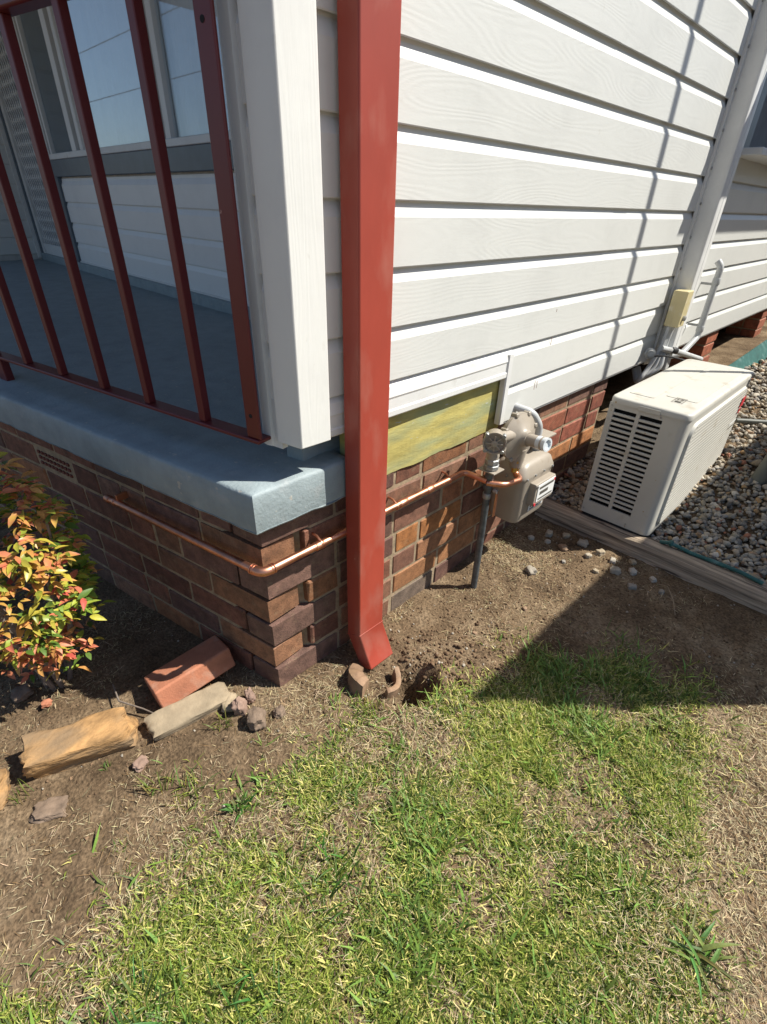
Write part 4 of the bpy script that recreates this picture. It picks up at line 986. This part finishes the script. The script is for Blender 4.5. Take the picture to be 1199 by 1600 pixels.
g1 = np.array([.070,.135,.022]); g2 = np.array([.37,.43,.075]); g3 = np.array([.64,.57,.20])
cols = g1+(g2-g1)*np.clip(a+.7*(tone-.5),0,1)[:,None]; yl = rng.random(n_) < .24; cols[yl] = g3*rng.uniform(.8,1.2,(yl.sum(),1))
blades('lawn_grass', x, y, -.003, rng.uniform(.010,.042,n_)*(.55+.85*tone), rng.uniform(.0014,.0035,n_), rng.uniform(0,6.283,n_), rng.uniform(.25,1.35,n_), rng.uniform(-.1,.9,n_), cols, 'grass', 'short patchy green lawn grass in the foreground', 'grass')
# broader blades, in loose swathes
nA = 42000; x = rng.uniform(.0,1.35,nA); y = rng.uniform(-.95,1.0,nA)
sw = .10+.90*ss(.47,.64,fbm(x, y, 7, 131, 3)); k = rng.random(nA) < green_density(x, y)*sw*.95
x, y = x[k], y[k]; n_ = len(x)
cols = np.array([.115,.21,.040])*rng.uniform(.5,1.7,(n_,1))*np.array([1,1,1]) + np.array([.05,.03,.0])*rng.random((n_,1))
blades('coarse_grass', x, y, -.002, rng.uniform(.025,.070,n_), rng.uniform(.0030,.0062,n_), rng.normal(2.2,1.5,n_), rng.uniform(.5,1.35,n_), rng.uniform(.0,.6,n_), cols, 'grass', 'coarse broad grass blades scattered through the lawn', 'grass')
# dry straw
def straw_density(x, y):
    d = sdist(x, y, LAWN)
    inl = (.13+.46*ss(.47,.62,fbm(x,y,9,41,3))+.25*ss(.55,.25,x-.25*(y+.3))*ss(.38,.55,fbm(x,y,3.2,207,2)))*ss(-.02,.06,d)*(1-.5*ss(.45,.75,x))
    right = ss(.86,1.0,x+.12*(fbm(x,y,5,3,2)-.5)+.25*np.clip(.9-y-.25,-.5,0))*ss(-.3,.3,y)
    near = .48*ss(-.26,-.02,d)*(1-ss(.02,.10,d))*ss(.40,.64,fbm(x,y,6,8,3))
    bed = .32*((x < .06) & (y < .0))*ss(.44,.62,fbm(x,y,5,21,3))
    cnr = .9*np.exp(-(((x-.10)/.10)**2+((y-.02)/.13)**2))
    mid = .14*((y > .55) & (x > .05))*(fbm(x,y,7,51,3) > .5)
    wal = .9*np.exp(-((x-.03)/.05)**2)*((y > .45) & (y < 1.4))*(fbm(x,y,8,61,2) > .42) + .8*np.exp(-(((x-.15)/.13)**2+((y-1.08)/.12)**2))
    return np.clip(np.maximum.reduce([inl, right, near, bed, cnr, mid, wal]), 0, 1)
nA = 380000; x = rng.uniform(-.65,1.40,nA); y = rng.uniform(-.95,1.38,nA)
ok = ~((x < .012) & (y > x*math.tan(FA)-.008))
k = (rng.random(nA) < straw_density(x, y)*.52) & ok & (np.hypot(x-.272,y-.306) > .060); x, y = x[k], y[k]; n_ = len(x)
cols = np.array([.62,.51,.31])*rng.uniform(.3,1.2,(n_,1))*np.array([1,1,1])*(1+rng.normal(0,.05,(n_,3))); br = rng.random(n_) < .22; cols[br] = np.array([.24,.15,.07])*rng.uniform(.7,1.3,(br.sum(),1))
blades('dry_straw', x, y, rng.uniform(.000,.006,n_)+.016*rng.random(n_)*ss(.0,.08,sdist(x,y,LAWN)), rng.uniform(.005,.024,n_)*(1+.9*(rng.random(n_)<.18)), rng.uniform(.0006,.0015,n_), rng.uniform(0,6.283,n_), rng.uniform(1.2,1.62,n_), rng.uniform(-.25,.35,n_), cols, 'straw', 'dry straw and dead grass clippings strewn over the soil', 'dry grass')
# tufts and weeds that stand out one by one
def tuft(name, label, cx, cy, n, L, W, spread, col, lean=(.3,1.2)):
    mb = MB(); cz_ = gzs(cx, cy); rr = random.Random(int(cx*1e4)); 
    for i in range(n):
        a = rr.uniform(0,6.283); ll = L*rr.uniform(.55,1.15); ww = W*rr.uniform(.7,1.2); le = rr.uniform(*lean); bx = cx+rr.gauss(0,spread); by = cy+rr.gauss(0,spread); hx, hy = math.cos(a), math.sin(a)
        pts = []; h = 0; z = cz_-.004
        for j in range(5):
            t = j/4; pts.append((bx+hx*h, by+hy*h, z, ww*(.75+.9*t-1.62*t*t))); an = le*(.5+.9*t); h += ll/4*math.sin(an); z += ll/4*math.cos(an)
        o = len(mb.v)
        for (qx,qy,qz,qw) in pts: mb.v += [(qx-hy*qw/2, qy+hx*qw/2, qz+qw*.15), (qx, qy, qz-qw*.08), (qx+hy*qw/2, qy-hx*qw/2, qz+qw*.15)]
        for j in range(4):
            for q in range(2): mb.f.append((o+j*3+q, o+j*3+q+1, o+j*3+q+4, o+j*3+q+3))
    ob = mb.build(name, 'grass', None, smooth=True); a = ob.data.color_attributes.new('col','FLOAT_COLOR','POINT')
    arr = np.ones((len(mb.v),4), dtype=np.float32); per = np.repeat(np.array([[c*rr.uniform(.7,1.4) for c in col] for _ in range(n)]), 15, 0); arr[:,:3] = per; a.data.foreach_set('color', arr.ravel())
    return tag(ob, label, 'grass tuft')
tuft('grass_tuft', 'small bright tuft growing in front of the tan stone chip', .005,-.190, 26, .050, .0032, .012, (.17,.21,.035))
tuft('grass_tuft', 'left pale green tuft on bare soil below the slab', .045,-.385, 34, .060, .0034, .020, (.17,.20,.045))
tuft('grass_tuft', 'right pale green tuft on bare soil below the slab', .105,-.335, 34, .065, .0034, .018, (.18,.21,.045))
tuft('broadleaf_weed', 'low broad leaved green weed between the bare soil and the lawn', .225,-.272, 26, .045, .0085, .010, (.085,.17,.03), (.7,1.4))
tuft('coarse_weed', 'sprawling wide bladed weed at the lower right of the lawn', 1.105,.235, 18, .105, .0085, .012, (.15,.21,.055), (1.3,1.62))
tuft('grass_tuft', 'green tuft sprouting at the foot of the broken drain', .245,.150, 40, .052, .0030, .018, (.20,.24,.035), (.1,.8))
tuft('grass_tuft', 'fine pale tuft growing at the end of the ochre rock', -.165,-.640, 26, .055, .0020, .010, (.15,.19,.05), (.1,.8))
tuft('grass_tuft', 'tiny green sprig at the base of the ochre rock', -.100,-.470, 12, .025, .0030, .006, (.10,.16,.03))
tuft('grass_tuft', 'lone green sprig on the soil in the fence shade', .66,.93, 22, .07, .0028, .02, (.10,.15,.03))
for i, (x_, y_, L_) in enumerate(((.55,-.45,.075),(.42,-.58,.085),(.50,-.20,.08),(.62,-.55,.08))): tuft('grass_tuft', ['dark swathe of long blades low in the middle of the lawn','leftmost clump of long blades at the lower lawn','clump of long blades in the middle of the lawn','clump of long blades at the bottom edge of the lawn'][i], x_, y_, 34, L_, .0048, .035, (.075,.145,.028), (.6,1.3))
# twigs on the bed
tag(MB().tube([(-.33,-.36,-.02), (-.25,-.37,-.012), (-.18,-.33,-.015), (-.14,-.31,-.02)], [.0022,.0026,.002,.0012], 6).build('twig', 'stem', None, smooth=True), 'thin dark twig lying on the bed behind the ochre rock', 'twig')
tag(MB().tube([(-.52,-.64,-.03), (-.44,-.63,-.02), (-.36,-.66,-.03)], [.002,.003,.002], 6).build('twig', 'stem', None, smooth=True), 'short grey twig at the left edge of the bed', 'twig')
tag(MB().tube([(.62,1.30,-.0), (.66,1.27,.03), (.70,1.22,.02), (.73,1.17,.0)], .0014, 5).build('dry_stalk', 'pale', None, smooth=True), 'long pale dry stalk arching in front of the sleeper', 'stalk')

# ------------------------------------------------------------------ shrub
sb = thing('nandina_shrub', 'bushy shrub with yellow green leaves tipped orange and red beside the porch', 'shrub', loc=(0,0,0))
SC = Vector((-.490,-.470,0))
stems = []
for i in range(9):
    a = random.uniform(0,6.283); top = SC + Vector((math.cos(a)*random.uniform(.05,.2), math.sin(a)*random.uniform(.05,.18), random.uniform(.30,.58)))
    b0 = SC + Vector((math.cos(a)*.03, math.sin(a)*.03, -.06)); mid = b0.lerp(top, .5)+Vector((random.uniform(-.03,.03),random.uniform(-.03,.03),0))
    MB().tube([b0, mid, top], [.0075,.006,.003], 7).build('stem', 'stem', sb, smooth=True); stems.append((mid, top))
lm = []
for kx_ in range(4):
    Lf, Wf = (.042,.0175) if kx_ % 2 else (.035,.0155); fold = .22+.1*kx_; v = []; f = []
    for j, (t, ww) in enumerate(((0,.06),(.25,.8),(.5,1),(.78,.58),(1,.02))):
        droop = -.18*t*t*Lf*(1+kx_*.4)
        for sgn in (-1,0,1): v.append((t*Lf, sgn*ww*Wf/2, droop+abs(sgn)*ww*Wf/2*fold))
    for j in range(4):
        for q in range(2): f.append((j*3+q, j*3+q+1, j*3+q+4, j*3+q+3))
    me = bpy.data.meshes.new('leaf'); me.from_pydata(v, [], f); me.materials.append(M['leaf']); [setattr(p,'use_smooth',True) for p in me.polygons]; lm.append((me, v, f))
leafcols = [((.30,.37,.05),6),((.46,.40,.06),5),((.62,.30,.09),4),((.60,.18,.10),4),((.10,.18,.03),8),((.56,.11,.08),2)]
lc_ = [c for c, k in leafcols for _ in range(k)]
cnt = 0; rest_v = []; rest_f = []; rest_c = []
cands = []
for i in range(1100):
    # sprig centre in an uneven crown
    d = Vector((random.gauss(0,1),random.gauss(0,1),random.gauss(0,1))).normalized(); r_ = random.uniform(.55,1)**.6
    p = SC + Vector((d.x*.215*r_, d.y*.19*r_, .345+d.z*.345*r_))
    if mnoise.noise(p*8) < -.10: continue
    if p.z < .16 and random.random() < .4: continue
    if p.z < .02: continue
    out = (p-(SC+Vector((0,0,.25)))).normalized(); nl = random.choice((3,3,4,5))
    young = mnoise.noise(p*5+Vector((3,1,2)))
    for q in range(nl):
        az = math.atan2(out.y,out.x)+ (q-(nl-1)/2)*random.uniform(.7,1.1); el = random.uniform(-.35,.55)
        cands.append((p+Vector((random.gauss(0,.006),random.gauss(0,.006),random.gauss(0,.006))), az, el, random.uniform(-.6,.6), random.uniform(.5,1.08), young))
random.shuffle(cands)
cv_ = Vector(CAM)
# the leaves nearest the camera are single parts, the rest one mass
cands.sort(key=lambda c: (c[0]-cv_).length)
for i, (p, az, el, ro_, s_, young) in enumerate(cands):
    mtx = Matrix.Translation(p) @ Matrix.Rotation(az,4,'Z') @ Matrix.Rotation(-el,4,'Y') @ Matrix.Rotation(ro_,4,'X') @ Matrix.Scale(s_,4)
    c = random.choice(lc_)
    if young > .1 and random.random() < .6: c = random.choice([(.64,.34,.10),(.62,.22,.11)])
    if young < -.1 and random.random() < .6: c = random.choice([(.36,.42,.05),(.20,.30,.04),(.50,.46,.06)])
    me, v, f = lm[i%4]
    if i < 300:
        o = bpy.data.objects.new('leaf', me); COL.objects.link(o); o.parent = sb; o.matrix_local = mtx; o.color = (c[0],c[1],c[2],1)
    else:
        o_ = len(rest_v); rest_v += [tuple(mtx @ Vector(q)) for q in v]; rest_f += [tuple(j+o_ for j in q) for q in f]; rest_c += [c]*len(v)
if rest_v:
    fo = rawmesh('foliage', np.array(rest_v), [np.array(rest_f)], 'grass', np.array(rest_c), smooth=True, parent=sb); fo['kind'] = 'stuff'
